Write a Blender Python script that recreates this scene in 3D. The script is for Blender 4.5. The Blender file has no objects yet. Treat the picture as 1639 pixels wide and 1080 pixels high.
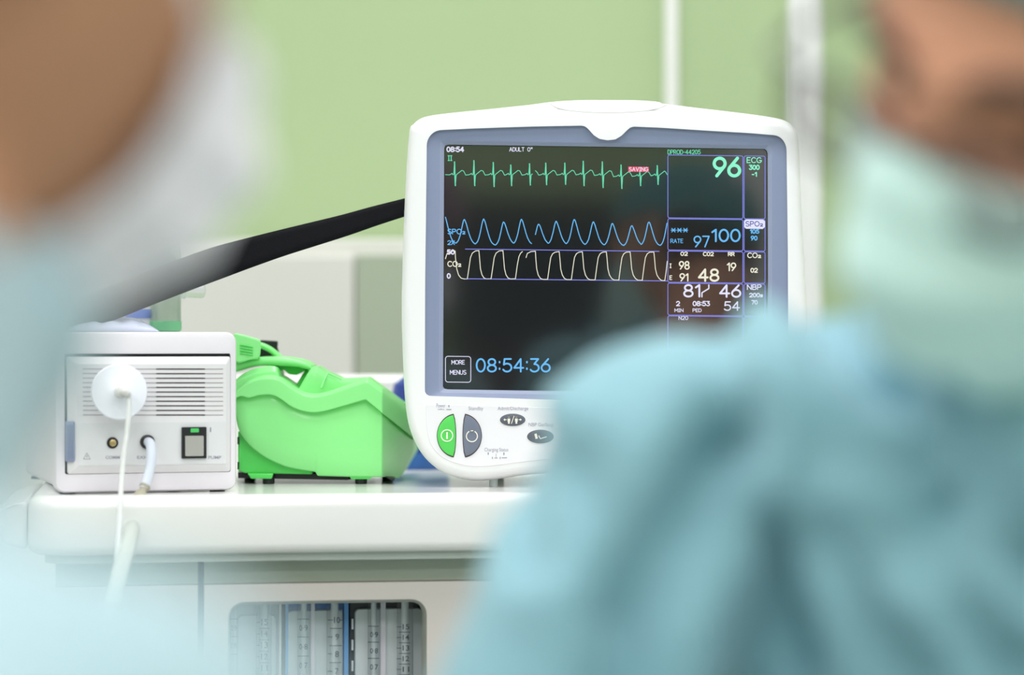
import bpy, bmesh, math, random
import numpy as np
from mathutils import Vector, Matrix, Euler, noise

# ------------------------------------------------------------------ camera, world, light, exposure
SC = bpy.context.scene
COL = SC.collection
CAM_Z = 1.27
DIST = 2.0                      # lens to the monitor's front
cd = bpy.data.cameras.new('camera')
cam = bpy.data.objects.new('camera', cd)
COL.objects.link(cam)
cam.location = (0, -DIST, CAM_Z)
cam.rotation_euler = (math.radians(90), 0, 0)
cd.sensor_width = 36.0
cd.lens = 36.0 * DIST / (1639 * 0.0005)
cd.dof.use_dof = True
cd.dof.focus_distance = DIST
cd.dof.aperture_fstop = 2.8
cd.clip_start = 0.02
SC.camera = cam
SC.view_settings.view_transform = 'Standard'
SC.view_settings.look = 'None'
SC.view_settings.gamma = 1.0
SC.view_settings.use_curve_mapping = False
SC.view_settings.exposure = 0.0
w = bpy.data.worlds.new('world')
SC.world = w
w.use_nodes = True
w.node_tree.nodes['Background'].inputs[0].default_value = (0.9, 0.95, 1.0, 1)
w.node_tree.nodes['Background'].inputs[1].default_value = 0.4
PANEL_POWER = 10.5              # each ceiling panel, watts
CEIL = 2.75


def P(px, py, d):
    """point of the place seen at photo pixel (px, py) at distance d from the lens plane"""
    return Vector(((px - 819.5) * 0.00025 * d, d - DIST, CAM_Z + (540 - py) * 0.00025 * d))


# ------------------------------------------------------------------ materials
def srgb(r, g, b):
    f = lambda c: (c / 255 / 12.92) if c / 255 <= 0.04045 else ((c / 255 + 0.055) / 1.055) ** 2.4
    return (f(r), f(g), f(b), 1)


MATS = {}


def mat(name, col, rough=0.5, metal=0.0, ior=1.45, trans=0.0, emit=0.0, bump=0.0, bscale=200.0, var=0.0, vscale=8.0,
        coat=0.0, sheen=0.0, sss=0.0, spec=0.5, alpha=1.0):
    if name in MATS:
        return MATS[name]
    m = bpy.data.materials.new(name)
    m.use_nodes = True
    nt = m.node_tree
    b = nt.nodes['Principled BSDF']
    c = col if len(col) == 4 else (*col, 1)
    b.inputs['Base Color'].default_value = c
    b.inputs['Roughness'].default_value = rough
    b.inputs['Metallic'].default_value = metal
    b.inputs['IOR'].default_value = ior
    b.inputs['Transmission Weight'].default_value = trans
    b.inputs['Coat Weight'].default_value = coat
    b.inputs['Sheen Weight'].default_value = sheen
    b.inputs['Specular IOR Level'].default_value = spec
    b.inputs['Alpha'].default_value = alpha
    if sss:
        b.inputs['Subsurface Weight'].default_value = sss
        b.inputs['Subsurface Radius'].default_value = (0.012, 0.005, 0.003)
    if emit:
        b.inputs['Emission Color'].default_value = c
        b.inputs['Emission Strength'].default_value = emit
    tc = nt.nodes.new('ShaderNodeTexCoord')
    if var:
        n = nt.nodes.new('ShaderNodeTexNoise')
        n.inputs['Scale'].default_value = vscale
        n.inputs['Detail'].default_value = 3
        nt.links.new(tc.outputs['Object'], n.inputs['Vector'])
        r = nt.nodes.new('ShaderNodeValToRGB')
        r.color_ramp.elements[0].position = 0.3
        r.color_ramp.elements[1].position = 0.7
        r.color_ramp.elements[0].color = (c[0] * (1 - var), c[1] * (1 - var), c[2] * (1 - var), 1)
        r.color_ramp.elements[1].color = (min(1, c[0] * (1 + var)), min(1, c[1] * (1 + var)), min(1, c[2] * (1 + var)), 1)
        nt.links.new(n.outputs['Fac'], r.inputs['Fac'])
        nt.links.new(r.outputs['Color'], b.inputs['Base Color'])
    if bump:
        n = nt.nodes.new('ShaderNodeTexNoise')
        n.inputs['Scale'].default_value = bscale
        n.inputs['Detail'].default_value = 4
        nt.links.new(tc.outputs['Object'], n.inputs['Vector'])
        bp = nt.nodes.new('ShaderNodeBump')
        bp.inputs['Strength'].default_value = bump
        bp.inputs['Distance'].default_value = 0.001
        nt.links.new(n.outputs['Fac'], bp.inputs['Height'])
        nt.links.new(bp.outputs['Normal'], b.inputs['Normal'])
    MATS[name] = m
    return m


def glow(name, col, strength=1.0):
    if name in MATS:
        return MATS[name]
    m = bpy.data.materials.new(name)
    m.use_nodes = True
    nt = m.node_tree
    nt.nodes.remove(nt.nodes['Principled BSDF'])
    e = nt.nodes.new('ShaderNodeEmission')
    e.inputs[0].default_value = col
    e.inputs[1].default_value = strength
    nt.links.new(e.outputs[0], nt.nodes['Material Output'].inputs[0])
    MATS[name] = m
    return m


GREEN_WALL = mat('green_wall_paint', (0.385, 0.50, 0.275), 0.55, bump=0.05, bscale=400, var=0.02, vscale=1.5)
WHITE_WALL = mat('white_wall_panel', (0.68, 0.675, 0.63), 0.4, var=0.02, vscale=3)
GREY_PANEL = mat('grey_green_panel', (0.38, 0.43, 0.33), 0.45, var=0.02, vscale=3)
CEILING = mat('ceiling_tile', (0.8, 0.8, 0.78), 0.9, bump=0.3, bscale=120)
FLOOR = mat('grey_vinyl_floor', (0.45, 0.48, 0.46), 0.35, var=0.06, vscale=60)
WHITE_TRIM = mat('white_trim', (0.8, 0.8, 0.78), 0.35, var=0.01)
POLE_WHITE = mat('white_lacquer_pole', (0.78, 0.79, 0.78), 0.22, coat=0.3, var=0.01)
MON_WHITE = mat('monitor_white_plastic', (0.84, 0.84, 0.845), 0.35, bump=0.05, bscale=900)
MON_PANEL = mat('control_panel_film', (0.80, 0.79, 0.82), 0.45, var=0.01)
SLATE = mat('slate_blue_plastic', (0.235, 0.275, 0.41), 0.45, bump=0.1, bscale=900)
SLATE_EDGE = mat('slate_blue_edge', (0.29, 0.33, 0.47), 0.4, bump=0.05, bscale=900)
DARK_GAP = mat('black_gap', (0.008, 0.008, 0.012), 0.4)
SCREEN = mat('glossy_dark_screen', (0.012, 0.013, 0.014), 0.07, ior=1.9, spec=0.5)
BTN_GREEN = mat('green_button_rubber', (0.09, 0.60, 0.10), 0.5, bump=0.05)
BTN_GREY = mat('grey_button_rubber', (0.16, 0.18, 0.24), 0.5, bump=0.05)
BTN_OVAL = mat('dark_grey_oval_button', (0.11, 0.12, 0.15), 0.4, bump=0.05)
BTN_RIM = mat('button_rim', (0.05, 0.03, 0.03), 0.5)
CREAM = mat('cream_print', (0.90, 0.86, 0.76), 0.5)
PRINT_GREY = mat('grey_print', (0.34, 0.34, 0.42), 0.6)
BOX_WHITE = mat('module_white_plastic', (0.74, 0.71, 0.75), 0.4, bump=0.05, bscale=800)
BOX_PLATE = mat('module_plate_plastic', (0.72, 0.71, 0.72), 0.4, bump=0.04, bscale=800)
BOX_LABEL = mat('module_label_film', (0.66, 0.67, 0.68), 0.5)
SLOT = mat('dark_vent_slot', (0.05, 0.035, 0.045), 0.7)
SLOT_PALE = mat('pale_vent_slot', (0.36, 0.33, 0.35), 0.7)
BRASS = mat('brass_contact', (0.55, 0.42, 0.2), 0.3, metal=0.9)
BLACK_PL = mat('black_plastic', (0.012, 0.012, 0.014), 0.4, bump=0.05)
GREY_ROCKER = mat('grey_rocker', (0.36, 0.36, 0.33), 0.45)
LED = glow('green_indicator_lens', (0.10, 0.62, 0.16, 1), 1.0)
DISC_WHITE = mat('filter_disc_plastic', (0.84, 0.86, 0.93), 0.35, sss=0.0, bump=0.03)
CLEAR_TUBE = mat('clear_pvc_tube', (0.86, 0.88, 0.86), 0.12, trans=0.35, ior=1.3, alpha=0.8)
YEL_TUBE = mat('yellowish_pvc_tube', (0.80, 0.82, 0.74), 0.15, trans=0.4, ior=1.3, alpha=0.72)
MILK_TUBE = mat('milky_tube', (0.72, 0.77, 0.86), 0.2, trans=0.2, ior=1.3)
CONNECT = mat('amber_clear_connector', (0.62, 0.58, 0.45), 0.1, trans=0.5, ior=1.4)
APPLE = mat('apple_green_plastic', (0.27, 0.82, 0.27), 0.33, coat=0.15, bump=0.04, bscale=700)
APPLE_D = mat('deep_green_plastic', (0.10, 0.68, 0.12), 0.35, coat=0.1, bump=0.04, bscale=700)
STRAP = mat('black_loop_velcro', (0.006, 0.006, 0.008), 0.95, bump=0.6, bscale=1500, spec=0.15, sheen=0.03)
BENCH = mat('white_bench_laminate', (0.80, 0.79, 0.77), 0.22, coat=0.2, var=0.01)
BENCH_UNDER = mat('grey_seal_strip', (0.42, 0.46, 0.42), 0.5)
CAB = mat('shaded_sage_panel', (0.36, 0.40, 0.33), 0.5, var=0.02)  # shade under the worktop is put into this darker tone
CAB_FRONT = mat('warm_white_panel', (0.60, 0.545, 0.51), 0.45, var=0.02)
CAB_EDGE = mat('shaded_window_edge', (0.42, 0.43, 0.37), 0.45)  # olive tone paints the shading on the window's edge
CAB_GAP = mat('blue_grey_gap', (0.10, 0.15, 0.18), 0.6)
BLUE = mat('blue_plate', (0.02, 0.14, 0.48), 0.4)
LIGHTBLUE = mat('pale_blue_strip', (0.14, 0.36, 0.72), 0.4)
FACE_PL = mat('flowmeter_face', (0.62, 0.66, 0.68), 0.35, var=0.03)
CHAR = mat('charcoal_plate', (0.05, 0.05, 0.055), 0.45)
SCALE_INK = mat('scale_ink', (0.05, 0.06, 0.07), 0.6)
GLASS_TUBE = mat('flow_tube_glass', (0.85, 0.9, 0.92), 0.05, trans=0.9, ior=1.15, alpha=0.55)
TUBE_PINK = mat('flow_tube_channel', (0.70, 0.66, 0.72), 0.3)
MASK_SMOKE = mat('smoky_clear_silicone', (0.30, 0.33, 0.40), 0.08, trans=0.75, ior=1.25, alpha=0.8)
CLEAR = mat('clear_plastic', (0.85, 0.88, 0.95), 0.06, trans=0.85, ior=1.25, alpha=0.6)
BOTTLE_G = mat('greenish_clear_bottle', (0.50, 0.62, 0.50), 0.06, trans=0.6, ior=1.3, alpha=0.85)
LIQ_GREEN = mat('green_liquid_base', (0.25, 0.72, 0.38), 0.15, trans=0.3)
WRAP = mat('clear_wrapping_film', (0.74, 0.78, 0.93), 0.15, trans=0.3, ior=1.2, alpha=0.75)
BLUE_BAND = mat('blue_band_plastic', (0.16, 0.27, 0.75), 0.3)
BLUE_CAN = mat('navy_blue_plastic', (0.03, 0.06, 0.32), 0.35, var=0.1, vscale=20)
GOWN_R = mat('teal_surgical_gown', (0.235, 0.435, 0.50), 0.85, sheen=0.2, bump=0.3, bscale=500, var=0.03, vscale=25)
GOWN_L = mat('pale_aqua_gown', (0.295, 0.415, 0.45), 0.85, sheen=0.2, bump=0.3, bscale=500, var=0.03, vscale=25)
MASK_G = mat('mint_surgical_mask', (0.66, 0.90, 0.85), 0.8, sheen=0.2, bump=0.2, bscale=900)
MASK_W = mat('white_surgical_mask', (0.90, 0.85, 0.90), 0.8, sheen=0.2, bump=0.2, bscale=900)
CAP_T = mat('teal_surgical_cap', (0.07, 0.25, 0.26), 0.85, bump=0.3, bscale=500)
CAP_P = mat('mauve_surgical_cap', (0.30, 0.18, 0.24), 0.85, bump=0.3, bscale=500)
SKIN_R = mat('skin_light_tan', (0.68, 0.33, 0.21), 0.5, sss=0.1, var=0.05, vscale=40)
SKIN_L = mat('skin_tan', (0.46, 0.23, 0.13), 0.5, sss=0.1, var=0.05, vscale=40)
HAIR = mat('dark_brown_hair', (0.03, 0.018, 0.012), 0.6, bump=0.5, bscale=1200)
EYE_W = mat('eye_white', (0.7, 0.68, 0.64), 0.2)
IRIS = mat('dark_iris', (0.03, 0.02, 0.012), 0.15)
GLS_FRAME = mat('dark_spectacle_frame', (0.03, 0.02, 0.025), 0.3)
LENS = mat('shade_tinted_lens', (0.10, 0.06, 0.06), 0.05, alpha=0.22)  # dark reddish tint stands in for shade around the eye
LATEX = mat('cream_latex_glove', (0.72, 0.66, 0.52), 0.55, sss=0.1)
SCRUB_N = mat('dark_scrub_cloth', (0.03, 0.012, 0.018), 0.9, bump=0.3, bscale=500)
SHOE = mat('white_clog', (0.7, 0.7, 0.7), 0.4)
TROUSER = mat('teal_scrub_trousers', (0.15, 0.33, 0.36), 0.9, bump=0.3, bscale=500)
SW_WHITE = glow('display_white', (0.80, 0.80, 1.0, 1), 1.0)
SW_CREAM = glow('display_cream', (0.93, 0.91, 0.74, 1), 0.95)
SW_GREEN = glow('display_green', (0.18, 0.83, 0.52, 1), 0.9)
SW_GREENB = glow('display_bright_green', (0.30, 1.0, 0.68, 1), 0.95)
SW_BLUE = glow('display_blue', (0.17, 0.55, 1.0, 1), 0.95)
SW_LINE = glow('display_line', (0.28, 0.30, 0.90, 1), 0.9)
SW_RED = glow('display_red', (0.85, 0.10, 0.16, 1), 0.9)
SW_NAVY = glow('display_navy', (0.05, 0.07, 0.4, 1), 0.8)
PANEL_GLOW = glow('ceiling_panel_light', (0.97, 0.98, 1.0, 1), 3.0)


# ------------------------------------------------------------------ geometry helpers
class Geo:
    def __init__(self):
        self.V, self.F, self.M = [], [], []

    def add(self, V, F, m=0):
        o = len(self.V)
        self.V += [Vector(v) for v in V]
        self.F += [tuple(i + o for i in f) for f in F]
        self.M += [m] * len(F)
        return self

    def join(self, g, m=None):
        o = len(self.V)
        self.V += g.V
        self.F += [tuple(i + o for i in f) for f in g.F]
        self.M += g.M if m is None else [m] * len(g.F)
        return self


def box(c, s, R=None):
    g = Geo()
    V = []
    for x in (-1, 1):
        for y in (-1, 1):
            for z in (-1, 1):
                v = Vector((x * s[0] / 2, y * s[1] / 2, z * s[2] / 2))
                if R is not None:
                    v = R @ v
                V.append(v + Vector(c))
    return g.add(V, [(0, 1, 3, 2), (4, 6, 7, 5), (0, 4, 5, 1), (2, 3, 7, 6), (0, 2, 6, 4), (1, 5, 7, 3)])


def prism(front, back):
    """closed solid between two outlines of equal length"""
    n = len(front)
    F = [tuple(range(n - 1, -1, -1)), tuple(range(n, 2 * n))]
    F += [(i, (i + 1) % n, (i + 1) % n + n, i + n) for i in range(n)]
    return Geo().add(list(front) + list(back), F)


def loft(rings, cap0=True, cap1=True, closed=True):
    n = len(rings[0])
    V = [v for r in rings for v in r]
    F = []
    for k in range(len(rings) - 1):
        for i in range(n if closed else n - 1):
            j = (i + 1) % n
            F.append((k * n + i, k * n + j, (k + 1) * n + j, (k + 1) * n + i))
    if cap0:
        F.append(tuple(range(n - 1, -1, -1)))
    if cap1:
        F.append(tuple(range((len(rings) - 1) * n, len(rings) * n)))
    return Geo().add(V, F)


def frame_of(t):
    t = t.normalized()
    a = Vector((0, 0, 1)) if abs(t.z) < 0.9 else Vector((1, 0, 0))
    u = t.cross(a).normalized()
    return u, t.cross(u).normalized()


def tube(path, r, n=16, caps=True, flat=1.0):
    path = [Vector(p) for p in path]
    rings = []
    u = None
    for i, p in enumerate(path):
        t = (path[min(i + 1, len(path) - 1)] - path[max(i - 1, 0)]).normalized()
        if u is None:
            u, v = frame_of(t)
        else:
            u = (u - t * u.dot(t)).normalized()
            v = t.cross(u).normalized()
        rr = r[i] if isinstance(r, (list, tuple)) else r
        rings.append([p + (u * math.cos(a) + v * math.sin(a) * flat) * rr for a in [2 * math.pi * k / n for k in range(n)]])
    return loft(rings, caps, caps)


def spline(pts, sub=8, closed=False):
    """Catmull-Rom through the points"""
    pts = [Vector(p) if len(p) > 2 else Vector((p[0], p[1], 0)) for p in pts]
    n = len(pts)
    out = []
    for i in range(n if closed else n - 1):
        g = lambda k: pts[k % n] if closed else pts[max(0, min(n - 1, k))]
        a, b, c, d = g(i - 1), g(i), g(i + 1), g(i + 2)
        for s in range(sub):
            t = s / sub
            out.append(0.5 * ((2 * b) + (c - a) * t + (2 * a - 5 * b + 4 * c - d) * t * t + (3 * b - a - 3 * c + d) * t ** 3))
    if not closed:
        out.append(pts[-1])
    return out


def lathe(prof, origin, axis, n=48, flat=None):
    """prof: (radius, along) pairs turned about axis"""
    u, v = frame_of(Vector(axis))
    if flat is not None:
        pass
    a = Vector(axis).normalized()
    rings = [[Vector(origin) + a * h + (u * math.cos(t) + v * math.sin(t)) * r for t in [2 * math.pi * k / n for k in range(n)]] for r, h in prof]
    return loft(rings, True, True)


def sphere(c, r, nu=24, nv=16, R=None):
    r = (r, r, r) if isinstance(r, (int, float)) else r
    rings = []
    for j in range(1, nv):
        ph = -math.pi / 2 + math.pi * j / nv
        ring = []
        for k in range(nu):
            th = 2 * math.pi * k / nu
            v = Vector((math.cos(ph) * math.cos(th) * r[0], math.cos(ph) * math.sin(th) * r[1], math.sin(ph) * r[2]))
            if R is not None:
                v = R @ v
            ring.append(v + Vector(c))
        rings.append(ring)
    return loft(rings)


def capsule(p0, p1, r0, r1, n=20):
    p0, p1 = Vector(p0), Vector(p1)
    a = (p1 - p0).normalized()
    prof = [(r0 * math.cos(t), -r0 * math.sin(t)) for t in [1.4, 1.0, 0.5]]
    L = (p1 - p0).length
    prof += [(r0, 0), (r0 + (r1 - r0) * .33, L * .33), (r0 + (r1 - r0) * .66, L * .66), (r1, L)]
    prof += [(r1 * math.cos(t), L + r1 * math.sin(t)) for t in [0.5, 1.0, 1.4]]
    return lathe(prof, p0, a, n)


def chain(pts, rs):
    g = Geo()
    for i in range(len(pts) - 1):
        g.join(capsule(pts[i], pts[i + 1], rs[i], rs[i + 1]))
    return g


def link_mesh(name, g, mats, parent=None, off=Vector((0, 0, 0)), smooth=40, bevel=0.0, bseg=3, recalc=True, sub=0, solid=0.0):
    me = bpy.data.meshes.new(name)
    me.from_pydata([tuple(v - off) for v in g.V], [], g.F)
    mats = mats if isinstance(mats, (list, tuple)) else [mats]
    for m in mats:
        me.materials.append(m)
    if any(g.M):
        me.polygons.foreach_set('material_index', g.M)
    if recalc:
        bm = bmesh.new()
        bm.from_mesh(me)
        bmesh.ops.recalc_face_normals(bm, faces=bm.faces)
        bm.to_mesh(me)
        bm.free()
    if smooth:
        me.polygons.foreach_set('use_smooth', [True] * len(me.polygons))
        me.set_sharp_from_angle(angle=math.radians(smooth))
    me.update()
    o = bpy.data.objects.new(name, me)
    COL.objects.link(o)
    if parent:
        o.parent = parent
    if solid:
        m = o.modifiers.new('thickness', 'SOLIDIFY')
        m.thickness = solid
        m.offset = 0
    if bevel:
        m = o.modifiers.new('bevel', 'BEVEL')
        m.width = bevel
        m.segments = bseg
        m.limit_method = 'ANGLE'
        m.angle_limit = math.radians(35)
    if sub:
        m = o.modifiers.new('subdivision', 'SUBSURF')
        m.levels = m.render_levels = sub
    return o


class Thing:
    def __init__(self, name, label, cat, origin, group=None, kind=None):
        self.o = bpy.data.objects.new(name, None)
        self.o.empty_display_size = 0.05
        COL.objects.link(self.o)
        self.org = Vector(origin)
        self.o.location = self.org
        self.o['label'] = label
        self.o['category'] = cat
        if group:
            self.o['group'] = group
        if kind:
            self.o['kind'] = kind

    def part(self, name, g, m, parent=None, label=None, **kw):
        o = link_mesh(name, g, m, parent or self.o, self.org, **kw)
        if label:
            o['label'] = label
        return o


def single(name, g, m, label, cat, group=None, kind=None, origin=None, **kw):
    org = Vector(origin) if origin is not None else sum(g.V, Vector()) / len(g.V)
    o = link_mesh(name, g, m, None, org, **kw)
    o.location = org
    if label:
        o['label'] = label
    if cat:
        o['category'] = cat
    if group:
        o['group'] = group
    if kind:
        o['kind'] = kind
    return o


def structure(name, g, m, label=None, **kw):
    return single(name, g, m, label or name.replace('_', ' '), None, kind='structure', **kw)


def text_geo(s, x0, x1, ytop, ybot, to3d, thick=0.0):
    """lettering set in the built-in font, fitted to a pixel box, mapped onto a surface by to3d(px, py)"""
    c = bpy.data.curves.new('t', 'FONT')
    c.body = s
    c.fill_mode = 'FRONT'
    c.resolution_u = 4
    c.offset = thick
    o = bpy.data.objects.new('t', c)
    COL.objects.link(o)
    bpy.context.view_layer.update()
    dg = bpy.context.evaluated_depsgraph_get()
    me = bpy.data.meshes.new_from_object(o.evaluated_get(dg))
    V = [v.co.copy() for v in me.vertices]
    F = [tuple(p.vertices) for p in me.polygons]
    bpy.data.objects.remove(o)
    bpy.data.meshes.remove(me)
    bpy.data.curves.remove(c)
    a, b = min(v.x for v in V), max(v.x for v in V)
    lo, hi = min(v.y for v in V), max(v.y for v in V)
    W = [to3d(x0 + (v.x - a) / (b - a) * (x1 - x0), ybot + (v.y - lo) / (hi - lo) * (ytop - ybot)) for v in V]
    return Geo().add(W, F)


# stroke lettering for the display
def arc(cx, cy, rx, ry, a0, a1, n=14):
    return [(cx + rx * math.cos(math.radians(a0 + (a1 - a0) * i / n)), cy + ry * math.sin(math.radians(a0 + (a1 - a0) * i / n))) for i in range(n + 1)]


GL = {
    '0': (.6, [arc(.3, .5, .3, .5, 90, 450, 24)]),
    '1': (.32, [[(.02, .78), (.27, 1), (.27, 0)]]),
    '2': (.6, [arc(.3, .7, .3, .3, 165, -35) + [(0, 0), (.6, 0)]]),
    '3': (.6, [[(.03, 1), (.56, 1), (.27, .6)] + arc(.28, .3, .32, .3, 80, -150)]),
    '4': (.66, [[(.47, 0), (.47, 1), (0, .3), (.66, .3)]]),
    '5': (.6, [[(.56, 1), (.1, 1), (.05, .55)] + arc(.28, .32, .32, .32, 115, -150)]),
    '6': (.6, [[(.48, 1), (.06, .48)], arc(.3, .3, .3, .3, 150, 510, 24)]),
    '7': (.58, [[(0, 1), (.58, 1), (.2, 0)]]),
    '8': (.6, [arc(.3, .76, .25, .24, -90, 270, 20), arc(.3, .26, .3, .26, 90, 450, 20)]),
    '9': (.6, [arc(.3, .7, .3, .3, 0, 360, 24), [(.54, .52), (.14, 0)]]),
    'A': (.66, [[(0, 0), (.33, 1), (.66, 0)], [(.12, .34), (.54, .34)]]),
    'B': (.58, [[(0, 0), (0, 1), (.3, 1)] + arc(.3, .76, .22, .24, 90, -90, 8) + [(0, .52)], [(.3, .52)] + arc(.3, .26, .28, .26, 90, -90, 8) + [(0, 0)]]),
    'C': (.66, [arc(.38, .5, .38, .5, 45, 315, 18)]),
    'D': (.62, [[(0, 0), (0, 1), (.25, 1)] + arc(.25, .5, .37, .5, 90, -90, 12) + [(0, 0)]]),
    'E': (.52, [[(.52, 1), (0, 1), (0, 0), (.52, 0)], [(0, .52), (.44, .52)]]),
    'G': (.7, [arc(.38, .5, .38, .5, 45, 340, 18) + [(.74, .45), (.42, .45)]]),
    'I': (.3, [[(.15, 0), (.15, 1)], [(0, 0), (.3, 0)], [(0, 1), (.3, 1)]]),
    'L': (.5, [[(0, 1), (0, 0), (.5, 0)]]),
    'M': (.7, [[(0, 0), (0, 1), (.35, .35), (.7, 1), (.7, 0)]]),
    'N': (.62, [[(0, 0), (0, 1), (.62, 0), (.62, 1)]]),
    'O': (.76, [arc(.38, .5, .38, .5, 90, 450, 24)]),
    'P': (.56, [[(0, 0), (0, 1), (.3, 1)] + arc(.3, .74, .26, .26, 90, -90, 8) + [(0, .48)]]),
    'R': (.6, [[(0, 0), (0, 1), (.3, 1)] + arc(.3, .74, .26, .26, 90, -90, 8) + [(0, .48)], [(.28, .48), (.6, 0)]]),
    'S': (.6, [arc(.3, .75, .27, .25, 35, 270, 10) + arc(.3, .25, .3, .25, 90, -145, 10)]),
    's': (.5, [[(.48, .55), (.1, .6), (.05, .4), (.45, .25), (.4, .02), (0, .05)]]),
    'T': (.6, [[(0, 1), (.6, 1)], [(.3, 1), (.3, 0)]]),
    'U': (.62, [[(0, 1), (0, .3)] + arc(.31, .3, .31, .3, 180, 360, 10) + [(.62, 1)]]),
    'V': (.66, [[(0, 1), (.33, 0), (.66, 1)]]),
    'X': (.6, [[(0, 0), (.6, 1)], [(0, 1), (.6, 0)]]),
    '-': (.36, [[(.0, .45), (.34, .45)]]),
    ':': (.12, [[(.06, .2), (.06, .26)], [(.06, .72), (.06, .78)]]),
    '/': (.4, [[(0, 0), (0, .35), (.4, .7), (.4, 1)]]),
    '*': (.7, [[(0, .5), (.7, .5)], [(.1, .1), (.6, .9)], [(.1, .9), (.6, .1)]]),
    '"': (.34, [[(.0, 1), (.34, .65)], [(0, .65), (.34, 1)]]),
    ' ': (.35, []),
    '\u2082': (.42, [[(0, .42), (.06, .5), (.3, .5), (.38, .42), (.36, .3), (0, 0), (.42, 0)]]),
}


def ribbon(g, pts, w, to3d):
    """flat round-jointed stroke through pixel points"""
    for (x0, y0), (x1, y1) in zip(pts, pts[1:]):
        L = math.hypot(x1 - x0, y1 - y0)
        if L < 1e-6:
            continue
        nx, ny = -(y1 - y0) / L * w / 2, (x1 - x0) / L * w / 2
        g.add([to3d(x0 + nx, y0 + ny), to3d(x1 + nx, y1 + ny), to3d(x1 - nx, y1 - ny), to3d(x0 - nx, y0 - ny)], [(0, 1, 2, 3)])
    for (x, y) in pts:
        g.add([to3d(x + w / 2 * math.cos(a), y + w / 2 * math.sin(a)) for a in [math.pi * k / 4 for k in range(8)]], [tuple(range(8))])


def stroke_text(g, s, x0, x1, yt, yb, w, to3d, gap=.2):
    adv = []
    x = 0
    for ch in s:
        adv.append(x)
        x += GL[ch][0] + gap
    tot = x - gap
    X0, X1, T, B = x0 + w / 2, x1 - w / 2, yt + w / 2, yb - w / 2
    for ch, a in zip(s, adv):
        for st in GL[ch][1]:
            ribbon(g, [(X0 + (a + u) / tot * (X1 - X0), B + (T - B) * v) for u, v in st], w, to3d)


# ------------------------------------------------------------------ the room
X0, X1, Y0, Y1 = -2.6, 2.6, -4.6, 1.25
structure('floor', box((0, (Y0 + Y1) / 2, -0.05), (X1 - X0 + .2, Y1 - Y0 + .2, 0.1)), FLOOR, 'grey vinyl floor')
structure('ceiling', box((0, (Y0 + Y1) / 2, CEIL + 0.15), (X1 - X0 + .2, Y1 - Y0 + .2, 0.1)), CEILING, 'white ceiling')
structure('wall_back', box((0, Y1 + .05, 1.42), (X1 - X0 + .2, 0.1, 2.85)), GREEN_WALL, 'light green wall behind the monitor')
structure('wall_left', box((X0 - .05, (Y0 + Y1) / 2, 1.42), (0.1, Y1 - Y0, 2.85)), WHITE_WALL, 'off-white wall on the left')
structure('wall_right', box((X1 + .05, (Y0 + Y1) / 2, 1.42), (0.1, Y1 - Y0, 2.85)), WHITE_WALL, 'off-white wall on the right')
structure('wall_front', box((0, Y0 - .05, 1.42), (X1 - X0 + .2, 0.1, 2.85)), GREEN_WALL, 'light green wall behind the photographer')
# white strip joining two wall sheets
a, b = P(1064, 0, 3.25), P(1084, 0, 3.25)
structure('trim_1', box(((a.x + b.x) / 2, Y1 - .004, 1.42), (b.x - a.x, 0.012, 2.84)), WHITE_TRIM, 'narrow white vertical strip on the green wall')
# round white column with flat grey side
a, b = P(1262, 0, 3.0), P(1317, 0, 3.0)
g = Geo()
g.join(lathe([(.0165, 0.0), (.0165, 2.84)], ((b.x - .0165), 1.0, 0.0), (0, 0, 1), 40))
g.join(box((a.x + .011, 1.005, 1.42), (.022, .03, 2.84)))
structure('trim_2', g, POLE_WHITE, 'white upright post right of the monitor')
structure('door_1', box((1.05, Y0 + .02, 1.05), (0.95, 0.05, 2.1)), WHITE_TRIM, 'white door in the wall behind the photographer')

# ceiling light panels
first = None
k = 0
for y in (-3.6, -2.1, -0.7, 0.55):
    for x in (-1.5, 0.0, 1.5):
        lab = 'square white ceiling light panel, ' + ['left', 'middle', 'right'][int(x / 1.5 + 1)] + ' one in the ' + \
            {-3.6: 'row farthest from the monitor', -2.1: 'row above the camera', -0.7: 'row above the surgeons', 0.55: 'row above the monitor'}[y]
        t = Thing('ceiling_light', lab, 'ceiling light', (x, y, CEIL + .1), 'ceiling light panels')
        t.part('light_frame', Geo().join(box((x, y + .31, CEIL + .09), (.64, .02, .02))).join(box((x, y - .31, CEIL + .09), (.64, .02, .02)))
               .join(box((x + .31, y, CEIL + .09), (.02, .6, .02))).join(box((x - .31, y, CEIL + .09), (.02, .6, .02))), WHITE_TRIM)
        t.part('diffuser', box((x, y, CEIL + .093), (.6, .6, .012)), PANEL_GLOW)
        ld = bpy.data.lights.new('panel_light', 'AREA')
        ld.shape = 'SQUARE'
        ld.size = 0.6
        ld.energy = PANEL_POWER * {-3.6: 1.7, -2.1: 1.15, -0.7: 0.95, 0.55: 0.75}[y]
        ld.color = (0.97, 0.97, 1.0)
        lo = bpy.data.objects.new('panel_light', ld)
        COL.objects.link(lo)
        lo.parent = t.o
        lo.location = (0, 0, -0.03)

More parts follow.
